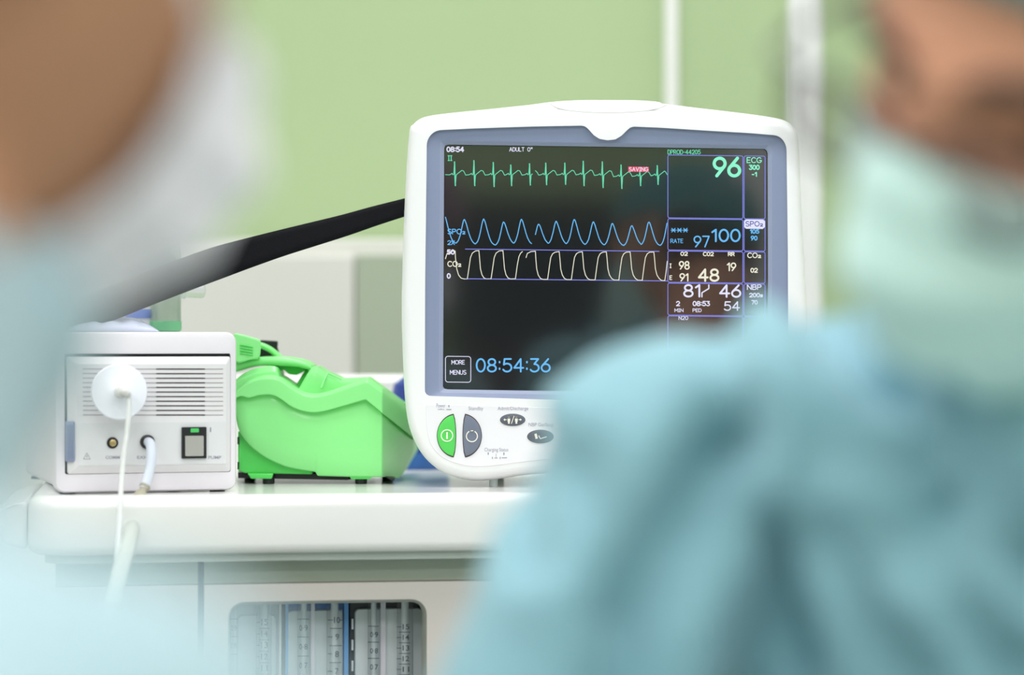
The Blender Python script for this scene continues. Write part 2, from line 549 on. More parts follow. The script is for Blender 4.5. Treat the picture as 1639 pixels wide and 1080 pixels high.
# white wall cupboard behind the workstation
ct = P(0, 383, 2.95).z
xr = P(1100, 0, 2.95).x
xs = P(640, 0, 2.95).x
t = Thing('wall_cupboard', 'long low white cupboard against the green wall behind the monitor', 'cupboard', (-.5, .95, 0))
t.part('body', box(((-1.6 + xr) / 2, 1.08, ct / 2), (xr + 1.6, .30, ct)), WHITE_WALL, bevel=.003)
for i, (xa, xb) in enumerate(((-1.59, -1.0), (-.995, -.62), (-.615, P(570, 0, 2.93).x))):
    t.part('door', box(((xa + xb) / 2, .923, ct - .32), (xb - xa - .004, .014, .6)), WHITE_WALL, bevel=.002)
t.part('side_panel', box(((P(572, 0, 2.93).x + xr) / 2, .923, ct - .32), (xr - P(572, 0, 2.93).x, .014, .6)), GREY_PANEL, label='grey-green end panel')

# made-up cabinet, added behind the camera to give the screen a dark reflection
t = Thing('reflection_cabinet', 'unseen navy and maroon cabinet added for its dark reflection in the monitor screen', 'cabinet', (.16, -4.35, 0))
t.part('body', box((.16, -4.36, .81), (.62, .40, 1.62)), mat('reflection_navy', (0.004, 0.008, 0.014), 0.6), bevel=.004)
for sx in (-.152, .152):
    t.part('door', box((.16 + sx, -4.15, .64), (.296, .02, 1.20)), mat('reflection_maroon', (0.045, 0.008, 0.010), 0.6), bevel=.003)

# ------------------------------------------------------------------ the workstation
BT = CAM_Z - .1205              # bench top
ang = math.radians(8)
bx0 = Vector((-.3587, -.153))   # left front corner in plan
ux, uy = Vector((math.cos(ang), math.sin(ang))), Vector((-math.sin(ang), math.cos(ang)))


def bench(u, v, z):
    q = bx0 + ux * u + uy * v
    return Vector((q.x, q.y, z))


def bench_outline(u0, u1, v0, v1, rad, z, n=8):
    pts = []
    for (cu, cv, a0) in ((u0 + rad, v0 + rad, 180), (u1 - rad, v0 + rad, 270), (u1 - rad, v1 - rad, 0), (u0 + rad, v1 - rad, 90)):
        for i in range(n + 1):
            a = math.radians(a0 + 90 * i / n)
            pts.append(bench(cu + rad * math.cos(a), cv + rad * math.sin(a), z))
    return pts


BW, BD = 0.92, 0.50
th = .0415
t = Thing('worktop', 'thick white rounded worktop carrying the monitor and the white gas module', 'worktop', bench(BW / 2, BD / 2, BT - .04))
rings = []
for k in range(7):              # rounded underside and top nose
    a = k / 6 * math.pi / 2
    rings.append(bench_outline(.008 * (1 - math.sin(a)), BW, .008 * (1 - math.sin(a)), BD, .028, BT - th + .008 * (1 - math.cos(a))))
for k in range(7):
    a = k / 6 * math.pi / 2
    rings.append(bench_outline(.008 * (1 - math.cos(a)), BW, .008 * (1 - math.cos(a)), BD, .028, BT + .0025 - .010 + .010 * math.sin(a)))
rings.append(bench_outline(.016, BW - .01, .016, BD - .01, .022, BT + .0025))
rings.append(bench_outline(.022, BW - .016, .024, BD - .016, .018, BT))
slab = t.part('slab', loft(rings), BENCH)
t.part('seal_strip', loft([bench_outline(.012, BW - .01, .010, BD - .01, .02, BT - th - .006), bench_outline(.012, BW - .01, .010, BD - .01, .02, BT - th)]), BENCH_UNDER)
# bumper at the left rear side
g = prism([bench(-.028, .06, BT - .012), bench(-.012, .05, BT - .006), bench(-.002, .05, BT - .004), bench(-.002, .05, BT - .040), bench(-.020, .055, BT - .036)],
          [bench(-.028, .30, BT - .012), bench(-.012, .31, BT - .006), bench(-.002, .31, BT - .004), bench(-.002, .31, BT - .040), bench(-.020, .30, BT - .036)])
t.part('corner_bumper', g, BENCH, bevel=.003)
ZT = BT - th - .006
# back rail: low upstand with rounded top standing at the rear of the worktop
g = loft([bench_outline(.0, BW, BD - .0, BD + .05, .02, BT + z) for z in (-.04, .045, .078)] + [bench_outline(.006, BW - .006, BD + .006, BD + .044, .016, BT + .085)])
t.part('rear_upstand', g, BENCH)

# cabinet below
t = Thing('anaesthesia_cabinet', 'sage grey equipment cabinet under the white worktop with a rounded display window', 'cabinet', bench(BW / 2, BD / 2, 0))
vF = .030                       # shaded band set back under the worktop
zb = .12
gapu0 = None


def U(px, v):                   # distance along the bench of photo column px on the plane v
    kx = (px - 819.5) * 0.00025
    o = bx0 + uy * v
    return (kx * (o.y + DIST) - o.x) / (ux.x - kx * ux.y)


def Zat(px, py, v):
    p = bench(U(px, v), v, 0)
    return CAM_Z + (540 - py) * 0.00025 * (p.y + DIST)


u1, u2 = U(317, vF), U(327, vF)
carc = t.part('carcass', Geo().join(prism([bench(.02, vF + .14, zb), bench(BW - .03, vF + .14, zb), bench(BW - .03, vF + .14, ZT), bench(.02, vF + .14, ZT)],
                               [bench(.02, BD - .03, zb), bench(BW - .03, BD - .03, zb), bench(BW - .03, BD - .03, ZT), bench(.02, BD - .03, ZT)])), CAB_GAP)
z3 = Zat(500, 931, vF)


def slabp(u0, u1, z0, z1, v0, v1):
    return prism([bench(u0, v0, z0), bench(u1, v0, z0), bench(u1, v0, z1), bench(u0, v0, z1)], [bench(u0, v1, z0), bench(u1, v1, z0), bench(u1, v1, z1), bench(u0, v1, z1)])


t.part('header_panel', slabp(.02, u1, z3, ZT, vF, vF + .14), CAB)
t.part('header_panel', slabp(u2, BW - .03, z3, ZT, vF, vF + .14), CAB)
t.part('front_panel', slabp(.02, u1, zb, z3 - .0005, vF - .004, vF + .14), CAB_FRONT)
# panel with the rounded window: frame built round a hole
vP = vF - .006
wu0, wu1 = U(368, vP), U(681, vP)
wz1 = Zat(520, 968, vP)
wz0 = wz1 - .22


def rrect(u0, u1, z0, z1, r, v, n=8):
    out = []
    for (cu, cz, a0) in ((u1 - r, z1 - r, 0), (u0 + r, z1 - r, 90), (u0 + r, z0 + r, 180), (u1 - r, z0 + r, 270)):
        for i in range(n + 1):
            a = math.radians(a0 + 90 * i / n)
            out.append(bench(cu + r * math.cos(a), v, cz + r * math.sin(a)))
    return out


def rect_like(u0, u1, z0, z1, v, n=8):
    out = []
    for (cu, cz) in ((u1, z1), (u0, z1), (u0, z0), (u1, z0)):
        out += [bench(cu, v, cz)] * (n + 1)
    # spread the repeated points a little so faces stay valid
    c = [bench(u1, v, z1), bench(u0, v, z1), bench(u0, v, z0), bench(u1, v, z0)]
    m = n + 1
    res = []
    for q in range(4):
        for i in range(m):
            f = (i - n / 2) / n * .5
            if f < 0:
                res.append(c[q] + (c[q - 1] - c[q]) * (-f) * .5)
            else:
                res.append(c[q] + (c[(q + 1) % 4] - c[q]) * f * .5)
    return res


pu0, pu1 = u2, BW - .03
R0 = rect_like(pu0, pu1, wz0 - .05, z3 - .0005, vP)
R1 = rrect(wu0 - .001, wu1 + .001, wz0 - .001, wz1 + .0035, .012, vP)
R2 = rrect(wu0, wu1, wz0, wz1, .010, vP + .012)
R3 = rrect(wu0, wu1, wz0, wz1, .010, vP + .03)
Rb = rect_like(pu0, pu1, wz0 - .05, z3 - .0005, vP + .03)
g = loft([Rb, R0, R1], False, False)
n0 = len(g.F)
g.join(loft([R1, R2, R3], False, False), 1)
g.join(loft([R3, Rb], False, False))
fp = t.part('front_panel', g, [CAB_FRONT, CAB_EDGE], recalc=True, smooth=30)
t.part('front_panel', slabp(pu0, pu1, zb, wz0 - .051, vP, vP + .03), CAB_FRONT)
t.part('plinth', slabp(.06, BW - .08, 0.0, zb, vF + .03, BD - .06), CHAR)

# flowmeters standing in the window
vD = vP + .050


def flowmeter(label, px0, px1, back, side, items, deco=None):
    u0, u1_ = U(px0, vD), U(px1, vD)
    z0, z1 = wz0 - .01, wz1 + .012
    t = Thing('flowmeter', label, 'flowmeter', bench((u0 + u1_) / 2, vD + .01, z0), 'flowmeters behind the cabinet window')
    t.part('back_plate', slabp(u0, u1_, z0, z1, vD, vD + .05), back, bevel=.0008)
    f0, f1, fy = side
    t.part('face_plate', loft([rrect(U(f0, vD), U(f1, vD), z0 + .004, Zat(520, fy, vD), .004, vD - .0001),
                               rrect(U(f0, vD), U(f1, vD), z0 + .004, Zat(520, fy, vD), .004, vD - .003),
                               rrect(U(f0 + 1.5, vD), U(f1 - 1.5, vD), z0 + .005, Zat(520, fy + 1.5, vD), .0035, vD - .004)]), FACE_PL)
    for (kind, a, b, rows) in items:
        uc = (U(a, vD) + U(b, vD)) / 2
        r = (U(b, vD) - U(a, vD)) / 2
        if kind == 'channel':
            t.part('channel_strip', slabp(U(a, vD), U(b, vD), z0 + .006, z1 - .003, vD - .0065, vD - .003), TUBE_PINK)
            continue
        if kind == 'strip':
            t.part('edge_strip', slabp(U(a, vD), U(b, vD), z0 + .002, z1 - .002, vD - .005, vD - .0002), rows)
            continue
        tb = t.part('flow_tube', lathe([(r, 0), (r, z1 - z0 - .006)], bench(uc, vD - .005 - r, z0 + .003), (0, 0, 1), 24), GLASS_TUBE)
        t.part('tube_core', lathe([(r * .5, 0), (r * .42, z1 - z0 - .008)], bench(uc, vD - .005 - r, z0 + .004), (0, 0, 1), 16), FACE_PL, parent=tb)
        g = Geo()
        vv = vD - .006 - 2 * r
        to = lambda x, y: bench(U(x, vv), vv, Zat(x, y, vv))
        for (s, xa, xb, yt, yb) in rows['num']:
            if s == '.':
                ribbon(g, [(xa, yt), (xa + .5, yt)], 1.2, to)
            else:
                g.join(text_geo(s, xa, xb, yt, yb, to, rows.get('thick', 0.01)))
        for (xa, xb, y) in rows['tick']:
            ribbon(g, [(xa, y), (xb, y)], rows.get('w', 1.0), to)
        t.part('scale_print', g, SCALE_INK, parent=tb, smooth=0, recalc=False)
    if deco:
        deco(t)
    return t


rowsA = {'num': [(str(n), 437.5, 448.5, 990 + (15 - n) * 18.3, 1000 + (15 - n) * 18.3) for n in (15, 14, 13, 12, 11, 10)],
         'tick': [(411, 416, 995.5 + k * 18.3) for k in range(6)] + [(416, 431, 1005 + k * 18.3) for k in range(6)]}
for i, q in enumerate(rowsA['num']):
    rowsA['num'][i] = (q[0], 418.5, 429, q[3], q[4])
rowsL = {'num': [('0', 370, 373.5, 1000, 1009), ('9', 375, 379, 1000, 1009), ('0', 370, 373.5, 1028, 1037), ('8', 375, 379, 1028, 1037)],
         'tick': [(369, 380, 990), (369, 380, 1018), (369, 380, 1046)], 'thick': 0}


def seamA(t):
    t.part('seam_line', slabp(U(445.5, vD), U(446.5, vD), wz0, wz1 + .005, vD - .003, vD - .0005), SLOT)


flowmeter('pale grey flowmeter at the left of the cabinet window, scale 15 to 10', 362, 450, FACE_PL, (380, 442, 981),
          [('tube', 368, 381, rowsL), ('tube', 409, 434, rowsA), ('strip', 446.5, 450, BOX_PLATE)], None)
rowsB = {'num': [(a, b0, b1, 1000 + k * 30.0, 1009 + k * 30.0) for k, dg in enumerate(('9', '8', '7')) for (a, b0, b1) in (('0', 479.5, 483.5), (dg, 487.5, 492.5))],
         'tick': [(476.5, 494, 990.5), (476.5, 494, 1019), (476.5, 494, 1049.5), (485, 485.6, 1005), (485, 485.6, 1035)], 'w': 1.1}
rowsC = {'num': [('10', 534.5, 544.5, 987, 997), ('9', 537, 543, 1014, 1024), ('8', 536.5, 542.5, 1041.5, 1051.5), ('7', 536.5, 542, 1069, 1079)],
         'tick': [(525, 533, 992), (525, 532, 1019), (525, 532, 1046), (525, 532, 1074), (529, 547, 1005.5), (528, 547, 1033), (528, 546, 1060), (545, 548, 992)],
         'w': 1.2, 'thick': 0.02}
flowmeter('blue flowmeter in the middle of the cabinet window, scale 10 to 7', 457, 557, BLUE, (459, 548, 975),
          [('strip', 457, 461, LIGHTBLUE), ('tube', 475, 495, rowsB), ('channel', 497, 503, None), ('tube', 521, 547, rowsC), ('strip', 550, 557, LIGHTBLUE)])
rowsD = {'num': [(a, b0, b1, 1011 + k * 26.0, 1019.5 + k * 26.0) for k, dg in enumerate(('9', '8', '7')) for (a, b0, b1) in (('0', 592.5, 597), (dg, 600, 605))],
         'tick': [(589, 606, 1002), (589, 606, 1027.5), (589, 606, 1053.5), (598.5, 599, 1015), (598.5, 599, 1041)], 'w': 1.1, 'thick': 0.01}
rowsE = {'num': [(str(n), 644.5, 655, 998.5 + (15 - n) * 17, 1007 + (15 - n) * 17) for n in (15, 14, 13, 12, 11)],
         'tick': [(635, 642, 1003 + k * 17) for k in range(5)] + [(639, 656, 1011.5 + k * 17) for k in range(5)]}


def checks(t):
    g = Geo()
    for k in range(6):
        ya = 989 + k * 33.3
        g.join(slabp(U(561.8, vD), U(564.8, vD), Zat(563, ya + 16.5, vD), Zat(563, ya, vD), vD - .0062, vD - .0045))
    t.part('check_strip', g, FACE_PL)


flowmeter('charcoal flowmeter at the right of the cabinet window, scale 15 to 11', 559, 690, CHAR, (567, 676, 974),
          [('tube', 587, 606, rowsD), ('channel', 608, 616, None), ('tube', 633, 659, rowsE)], checks)

# ------------------------------------------------------------------ patient monitor
MC = (968, 440)


def polar(poly, n=480, inset=0.0, c=MC):
    """resample a closed pixel outline by angle round the centre"""
    out = []
    m = len(poly)
    for k in range(n):
        a = 2 * math.pi * k / n
        dx, dy = math.cos(a), math.sin(a)
        best = 0
        for i in range(m):
            x1, y1 = poly[i][0] - c[0], poly[i][1] - c[1]
            x2, y2 = poly[(i + 1) % m][0] - c[0], poly[(i + 1) % m][1] - c[1]
            ex, ey = x2 - x1, y2 - y1
            den = dx * ey - dy * ex
            if abs(den) < 1e-9:
                continue
            tt = (x1 * ey - y1 * ex) / den
            s = (x1 * dy - y1 * dx) / den
            if tt > best and -1e-6 <= s <= 1 + 1e-6:
                best = tt
        out.append((c[0] + dx * best, c[1] + dy * best))
    if inset:
        res = []
        for k in range(n):
            x0, y0 = out[k - 2]
            x1, y1 = out[(k + 2) % n]
            L = math.hypot(x1 - x0, y1 - y0) or 1
            res.append((out[k][0] - (y1 - y0) / L * inset, out[k][1] + (x1 - x0) / L * inset))
        out = res
    return out


def crop(pts, sub=6, closed=True):
    return [(v.x, v.y) for v in spline(pts, sub, closed)]


OUTER = crop([(655, 213), (661, 200), (672, 190.5), (690, 185), (730, 180), (790, 174), (850, 167.5), (880, 163.5), (910, 161.5), (970, 161), (1030, 162.5), (1062, 166),
              (1110, 172), (1170, 179), (1230, 187), (1256, 193), (1269, 203), (1276, 216), (1279, 240), (1281, 300), (1285, 380), (1290, 470), (1293, 560), (1291, 640), (1284, 700),
              (1268, 738), (1236, 764), (1195, 777), (1150, 777), (1100, 768), (1040, 760), (968, 756), (890, 757), (840, 760), (800, 766), (765, 769), (735, 765), (703, 752),
              (676, 727), (658, 692), (650, 655), (646, 600), (643, 500), (645, 400), (649, 300)])
OUTER.reverse()
BEZ = [(683, 240)] + [(707 - 24 * math.cos(math.radians(a)), 233 - 25 * math.sin(math.radians(a))) for a in range(0, 91, 10)] + \
      [(760, 205.5), (850, 202.5), (932, 201), (938, 203), (943, 208), (950, 216), (959, 222), (972, 224.5), (985, 223), (995, 217), (1003, 209), (1008, 204.5), (1014, 202.5),
       (1060, 204.5), (1130, 209), (1200, 213), (1236, 216)] + \
      [(1237 + 22 * math.sin(math.radians(a)), 241 - 25 * math.cos(math.radians(a))) for a in range(0, 91, 10)] + [(1261, 400), (1262, 640)] + \
      [(1254 + 8 * math.cos(math.radians(a)), 644 + 8 * math.sin(math.radians(a))) for a in range(0, 91, 30)] + \
      [(1100, 647), (930, 641), (690, 633.5)] + [(689 - 9 * math.sin(math.radians(a)), 624.5 + 9 * math.cos(math.radians(a))) for a in range(0, 91, 15)] + [(680.5, 450)]
BEZ.reverse()
SCR = [(713, 236), (716, 233), (970, 236.5), (1222, 240), (1226.5, 244), (1227, 440), (1227, 629), (1224, 632), (930, 625), (714, 621.5), (711, 618), (712, 440)]
SCR.reverse()
t = Thing('patient_monitor', 'white bedside patient monitor with slate-blue bezel and a dark screen of vital sign traces', 'monitor', P(968, 780, 2.08))
to = lambda px, py, d: P(px, py, d)


def scaled(pts, s, c=(968, 460)):
    return [(c[0] + (x - c[0]) * s, c[1] + (y - c[1]) * s) for x, y in pts]


N = 480
oc = polar(OUTER, N)
o1, o2, o3 = polar(OUTER, N, 3), polar(OUTER, N, 8), polar(OUTER, N, 15)
bz = polar(BEZ, N)
sc_ = polar(SCR, N)
if abs(o1[0][0] - MC[0]) > abs(oc[0][0] - MC[0]):       # make the inset go inward
    o1, o2, o3 = polar(OUTER, N, -3), polar(OUTER, N, -8), polar(OUTER, N, -15)
D = 2.0
rings = [[to(x, y, D + .165) for x, y in scaled(oc, .80, (968, 500))],
         [to(x, y, D + .160) for x, y in scaled(oc, .84, (968, 500))],
         [to(x, y, D + .10) for x, y in scaled(oc, .92, (968, 500))],
         [to(x, y, D + .045) for x, y in scaled(oc, .965, (968, 480))],
         [to(x, y, D + .030) for x, y in oc],
         [to(x, y, D + .014) for x, y in oc],
         [to(x, y, D + .006) for x, y in o1],
         [to(x, y, D + .0015) for x, y in o2],
         [to(x, y, D) for x, y in o3],
         [to(x, y, D) for x, y in bz],
         [to(x, y, D + .0030) for x, y in bz]]
hous = t.part('housing', loft(rings, True, False), MON_WHITE, smooth=50)
# slate bezel, raised rim round the glass
sb1 = [(MC[0] + (x - MC[0]) * 1.035, MC[1] + (y - MC[1]) * 1.038) for x, y in sc_]
bz_in = []
for (x, y), (u, v) in zip(bz, sb1):     # keep the step inside the bezel
    bz_in.append((u, v))
g = loft([[to(x, y, D + .0030) for x, y in bz], [to(x, y, D + .0048) for x, y in bz_in]], False, False)
g.join(loft([[to(x, y, D + .0048) for x, y in bz_in], [to(x, y, D + .0070) for x, y in scaled(sc_, 1.008, MC)]], False, False), 1)
g.join(loft([[to(x, y, D + .0070) for x, y in scaled(sc_, 1.008, MC)], [to(x, y, D + .0115) for x, y in scaled(sc_, 1.004, MC)]], False, False), 2)
t.part('bezel', g, [SLATE, SLATE_EDGE, DARK_GAP], smooth=20)
SD = D + .0100
scr = t.part('screen', prism([to(x, y, SD) for x, y in scaled(SCR, 1.006, MC)], [to(x, y, SD + .002) for x, y in scaled(SCR, 1.006, MC)]), SCREEN, smooth=0)
DD = SD - .0003
on = lambda x, y: P(x, y, DD)


def draw(name, m, f, label=None):
    g = Geo()
    f(g)
    o = t.part(name, g, m, parent=scr, smooth=0, recalc=False)
    if label:
        o['label'] = label


def ecg(g):
    beats = [(727.5, 259, 297, 279.5), (758.5, 257, 297, 279.5), (789.5, 260, 298.5, 279.5), (817.5, 264, 297, 279.5), (847.5, 262, 296, 279.5), (873.5, 261, 295.5, 279.5), (904, 261, 295, 279.3),
             (933.5, 258, 297, 279), (964, 259, 300, 280), (994, 264, 301.5, 282), (1024, 275, 297, 281.5), (1052, 265, 295, 280.5)]
    cur = [(713, 279.5)]
    for i, (x, r, s, b) in enumerate(beats):
        if i == 5:
            cur = [(857, 273), (860, 276), (862, 280)]
        nb = beats[i + 1][3] if i + 1 < len(beats) else 279
        cur += [(x - 8.5, b + .3), (x - 6, b - .6), (x - 4, b - 2.2), (x - 2.4, b + .2), (x - 1.2, b - 1), (x, r), (x + .6, b), (x + 1.4, s), (x + 2.6, b + 1), (x + 3.5, b - .5)]
        if i == 4:
            cur += [(x + 4.5, b - 1)]
            main, cur2 = cur, None
            ribbon(g, cur, 1.15, on)
            cur = []
            continue
        cur += [(x + 8, b - 4), (x + 11.5, b - 6.8), (x + 14.5, b - 6), (x + 18, nb + .8)]
        if i == 11:
            cur = cur[:-2] + [(x + 13, b - 6), (x + 16, b - 1)]
        else:
            cur += [(x + 20.5, nb + .2)]
    ribbon(g, cur, 1.15, on)
    for i, (x, r, s, b) in enumerate(beats):
        ribbon(g, [(x, r), (x + .6, b), (x + 1.4, s)], 1.9, on)


def pleth(g):
    pk = [(711, 344), (743, 351), (774, 350.5), (806, 355), (834.5, 351), (862, 358.5), (890, 354), (919, 351), (949.5, 355), (980, 357.5), (1011, 361), (1038.5, 355), (1070, 349)]
    tr = [390, 391.3, 393.3, 391, 392, 391.3, 391.5, 392.5, 393, 393.8, 393, 394]
    rng = random.Random(3)

    def y(x):
        best = 0
        j = min(range(len(tr)), key=lambda k: abs((pk[k][0] + pk[k + 1][0]) / 2 - x))
        base = tr[j]
        v = base
        for px, py in pk:
            dx = x - px
            wd = 6.3 if dx < 0 else 8.6
            v = min(v, base - (base - py) * math.exp(-(abs(dx) / wd) ** 1.7))
        return v
    xs = [713 + k * .9 for k in range(int((852 - 713) / .9))]
    ribbon(g, [(x, y(x) + rng.uniform(-.35, .35)) for x in xs], 1.5, on)
    xs = [857 + k * .9 for k in range(int((1068 - 857) / .9) + 1)]
    ribbon(g, [(x, y(x) + rng.uniform(-.35, .35)) for x in xs], 1.5, on)


def capno(g):
    a = [(713, 414), (715, 407), (721, 402.5), (728.5, 401.5), (729, 412), (731, 430), (734, 440), (738, 445), (743, 446.3), (748, 446.3)]
    for rise, drop in ((748, 767), (786, 805.5)):
        a += [(rise, 446), (rise + 3, 426), (rise + 5, 412), (rise + 8, 405), (rise + 13, 401.5), (drop - .5, 401), (drop + .5, 412), (drop + 2, 430), (drop + 4.5, 440), (drop + 8, 445), (drop + 12, 446.3)]
    a += [(825, 446), (828, 424), (830.5, 411), (833, 405.5), (836, 402.5)]
    ribbon(g, a, 1.25, on)
    b = [(842, 412), (844, 405.5), (850, 402.5), (857, 402)]
    dr = [857, 895.5, 932.5, 971, 1009, 1047]
    rs = [876.5, 914.5, 952.5, 990.5, 1028]
    for i, dxx in enumerate(dr):
        y0 = 447 + i * .35
        b += [(dxx + .5, 412), (dxx + 2, 430), (dxx + 4.5, 440), (dxx + 8, 445.5), (dxx + 12, y0)]
        if i < 5:
            r = rs[i]
            tp = 402.5 + i * .2
            b += [(r, y0), (r + 3, 425), (r + 5, 412), (r + 8, 406), (r + 12, 403.5), (dr[i + 1] - .5, tp)]
    b += [(1064, 449), (1066, 436), (1068, 418)]
    ribbon(g, b, 1.25, on)


def rr(g, x0, y0, x1, y1, r=2.5, w=1.2, sl=.012):
    pts = []
    for cx, cy, a0 in ((x1 - r, y0 + r, -90), (x1 - r, y1 - r, 0), (x0 + r, y1 - r, 90), (x0 + r, y0 + r, 180)):
        for i in range(5):
            a = math.radians(a0 + 22.5 * i)
            x, y = cx + r * math.cos(a), cy + r * math.sin(a)
            pts.append((x, y + (x - 1069) * sl))
    ribbon(g, pts + [pts[0]], w, on)


def boxes(g):
    for y0, y1 in ((248, 348.5), (350, 400), (401.5, 451.5), (453, 504), (505.5, 560), (561.5, 612)):
        rr(g, 1069, y0, 1189, y1)
        rr(g, 1191, y0, 1224.5, y1)


draw('ecg_trace', SW_GREEN, ecg, 'green heartbeat trace')
draw('pulse_trace', SW_BLUE, pleth, 'blue pulse trace')
draw('gas_trace', SW_CREAM, capno, 'cream square-topped breathing trace')
draw('scale_line', SW_LINE, lambda g: ribbon(g, [(745, 398.5), (1055, 402.2)], 1.3, on))
draw('scale_line', SW_LINE, lambda g: ribbon(g, [(745, 446), (1068, 449.5)], 1.3, on))
draw('readout_frames', SW_LINE, boxes)
draw('menu_frame', SW_WHITE, lambda g: rr(g, 713, 574.3, 753.5, 615.5, 4, 1.1, .012))


def words(name, m, lst, label=None):
    def f(g):
        for s, xa, xb, yt, yb, w_ in lst:
            stroke_text(g, s, xa, xb, yt, yb, w_, on)
    draw(name, m, f, label)


words('time_text', SW_WHITE, [('08:54', 714.5, 743, 234.5, 243.5, 1.8)])
words('status_text', SW_WHITE, [('ADULT', 815, 839.5, 235.5, 242.5, 1.0), ('0"', 844, 852.5, 235.5, 242.5, 1.0)])
words('lead_text', SW_GREEN, [('II', 716.5, 724, 248.5, 257.5, 1.4)])
words('bed_text', SW_GREEN, [('DPROD-44205', 1068.5, 1121.5, 239.5, 247, 1.0)])
words('heart_rate_number', SW_GREENB, [('96', 1140.5, 1186.5, 250.5, 284, 5.2)])
words('ecg_menu_text', SW_GREENB, [('ECG', 1195, 1219, 251.5, 261, 1.4), ('300', 1198.5, 1216, 263.5, 272, 1.8), ('-1', 1203, 1212, 275, 283, 1.8)])
words('pulse_label_text', SW_BLUE, [('SPO\u2082', 716, 745, 366, 375, 1.4), ('2X', 716, 728, 384.5, 392, 1.3)])
words('scale_number', SW_WHITE, [('50', 715, 728, 399, 407.5, 1.9), ('0', 715, 721.5, 437, 446, 1.9)])
words('gas_label_text', SW_CREAM, [('CO\u2082', 716, 738.5, 417.5, 427, 1.5)])
draw('saving_flag', SW_RED, lambda g: g.add([P(1005.5, 266.5, SD - .0004), P(1038.5, 267, SD - .0004), P(1038.5, 275.3, SD - .0004), P(1005.5, 274.8, SD - .0004)], [(0, 1, 2, 3)]), 'red flag reading SAVING')


def sv(g):
    stroke_text(g, 'SAVING', 1006.5, 1037.5, 267.3, 274.3, 1.0, lambda x, y: P(x, y, SD - .0006))


draw('saving_text', SW_WHITE, sv)
words('oxygen_number', SW_BLUE, [('***', 1073.5, 1101.5, 364, 372.5, 1.4), ('RATE', 1073, 1093.5, 382, 389, 1.0), ('97', 1110, 1136, 377, 396, 2.2), ('100', 1138, 1185.5, 366, 387.5, 3.0),
                                 ('105', 1200, 1215.5, 366.5, 374, 1.7), ('90', 1201.5, 1212.5, 377, 385, 1.7)])
draw('menu_highlight', SW_WHITE, lambda g: g.add([P(x, y, SD - .0004) for x, y in
     [(1194, 351), (1221, 351.3), (1224.5, 354), (1224.5, 363), (1221, 366.3), (1194, 366), (1191, 363), (1191, 354)]], [tuple(range(8))]), 'white highlight behind SPO2')
draw('highlight_text', SW_NAVY, lambda g: stroke_text(g, 'SPO\u2082', 1193, 1221.5, 353.8, 362.5, 1.2, lambda x, y: P(x, y, SD - .0006)))
words('gas_number', SW_CREAM, [('02', 1089, 1101, 402.5, 409.5, 1.5), ('C02', 1125, 1142.5, 402.8, 410, 1.5), ('RR', 1165, 1176, 403, 410, 1.5), ('98', 1086.5, 1104, 417.5, 431.5, 2.1),
                               ('91', 1087.5, 1102.5, 437, 450.5, 2.1), ('I', 1071.5, 1075, 421.5, 429, 1.3), ('E', 1071.5, 1076, 440.5, 448, 1.3), ('48', 1117, 1151.5, 429.5, 451, 3.2),
                               ('19', 1163, 1178.5, 420, 434, 2.1), ('CO\u2082', 1196, 1218.5, 404, 413, 1.5), ('02', 1201, 1213, 428.5, 436.5, 1.7)])
words('pressure_number', SW_WHITE, [('81', 1093.5, 1122, 454.5, 476, 3.0), ('/', 1122.5, 1135.5, 455, 476, 2.0), ('46', 1151, 1186.5, 455, 476.5, 3.0), ('2', 1082, 1088.5, 481.5, 490, 1.7),
                                    ('08:53', 1108.5, 1136.5, 481.5, 490, 1.7), ('MIN', 1079.5, 1094, 493.5, 499.5, 1.0), ('PED', 1108.5, 1123, 493.5, 499.5, 1.0), ('54', 1158.5, 1184.5, 482, 497.5, 2.0),
                                    ('NBP', 1195.5, 1219, 455, 464, 1.5), ('200s', 1199, 1221.5, 468.5, 476, 1.6), ('70', 1202.5, 1213, 480, 487.5, 1.6), ('N20', 1086, 1101.5, 505.5, 512, 1.0)])
words('menu_text', SW_WHITE, [('MORE', 722.5, 744, 576, 583.3, 1.1), ('MENUS', 720, 746.5, 592, 599.5, 1.1)])
words('clock_number', SW_BLUE, [('08:54:36', 761.5, 881.5, 573, 596, 2.8)])

# control film and buttons
FILM = crop([(682, 652), (690, 647), (740, 648), (850, 651), (968, 655), (1100, 658), (1240, 661), (1256, 668), (1258, 700), (1240, 730), (1200, 742), (1150, 744), (1060, 738), (968, 733),
             (880, 735), (830, 740), (780, 746), (745, 745), (710, 733), (690, 712), (683, 685)], 5)
pan = t.part('control_panel', prism([to(x, y, D - .0006) for x, y in FILM], [to(x, y, D + .001) for x, y in FILM]), MON_PANEL, bevel=.0003, bseg=1)


def dshape(xf, yt, yb, xr_, sgn, grow=0.0):
    yc, h = (yt + yb) / 2, (yb - yt) / 2 + grow
    pts = []
    for i in range(25):
        a = math.radians(-82 + 164 * i / 24)
        pts.append((xf - sgn * 3.5 + sgn * (abs(xr_ - xf) + 3.5 + grow) * math.cos(a) * 1.0 + 0, yc + h * math.sin(a) / math.sin(math.radians(82))))
    fl = []
    for i in range(1, 8):
        f = i / 8
        fl.append((xf - sgn * (3.0 * (1 - (2 * f - 1) ** 2) + grow + .3), yc + h * (1 - 2 * f)))
    pts2 = [(x if abs(y - yc) < h * .985 else x, y) for x, y in pts] + fl
    return pts2


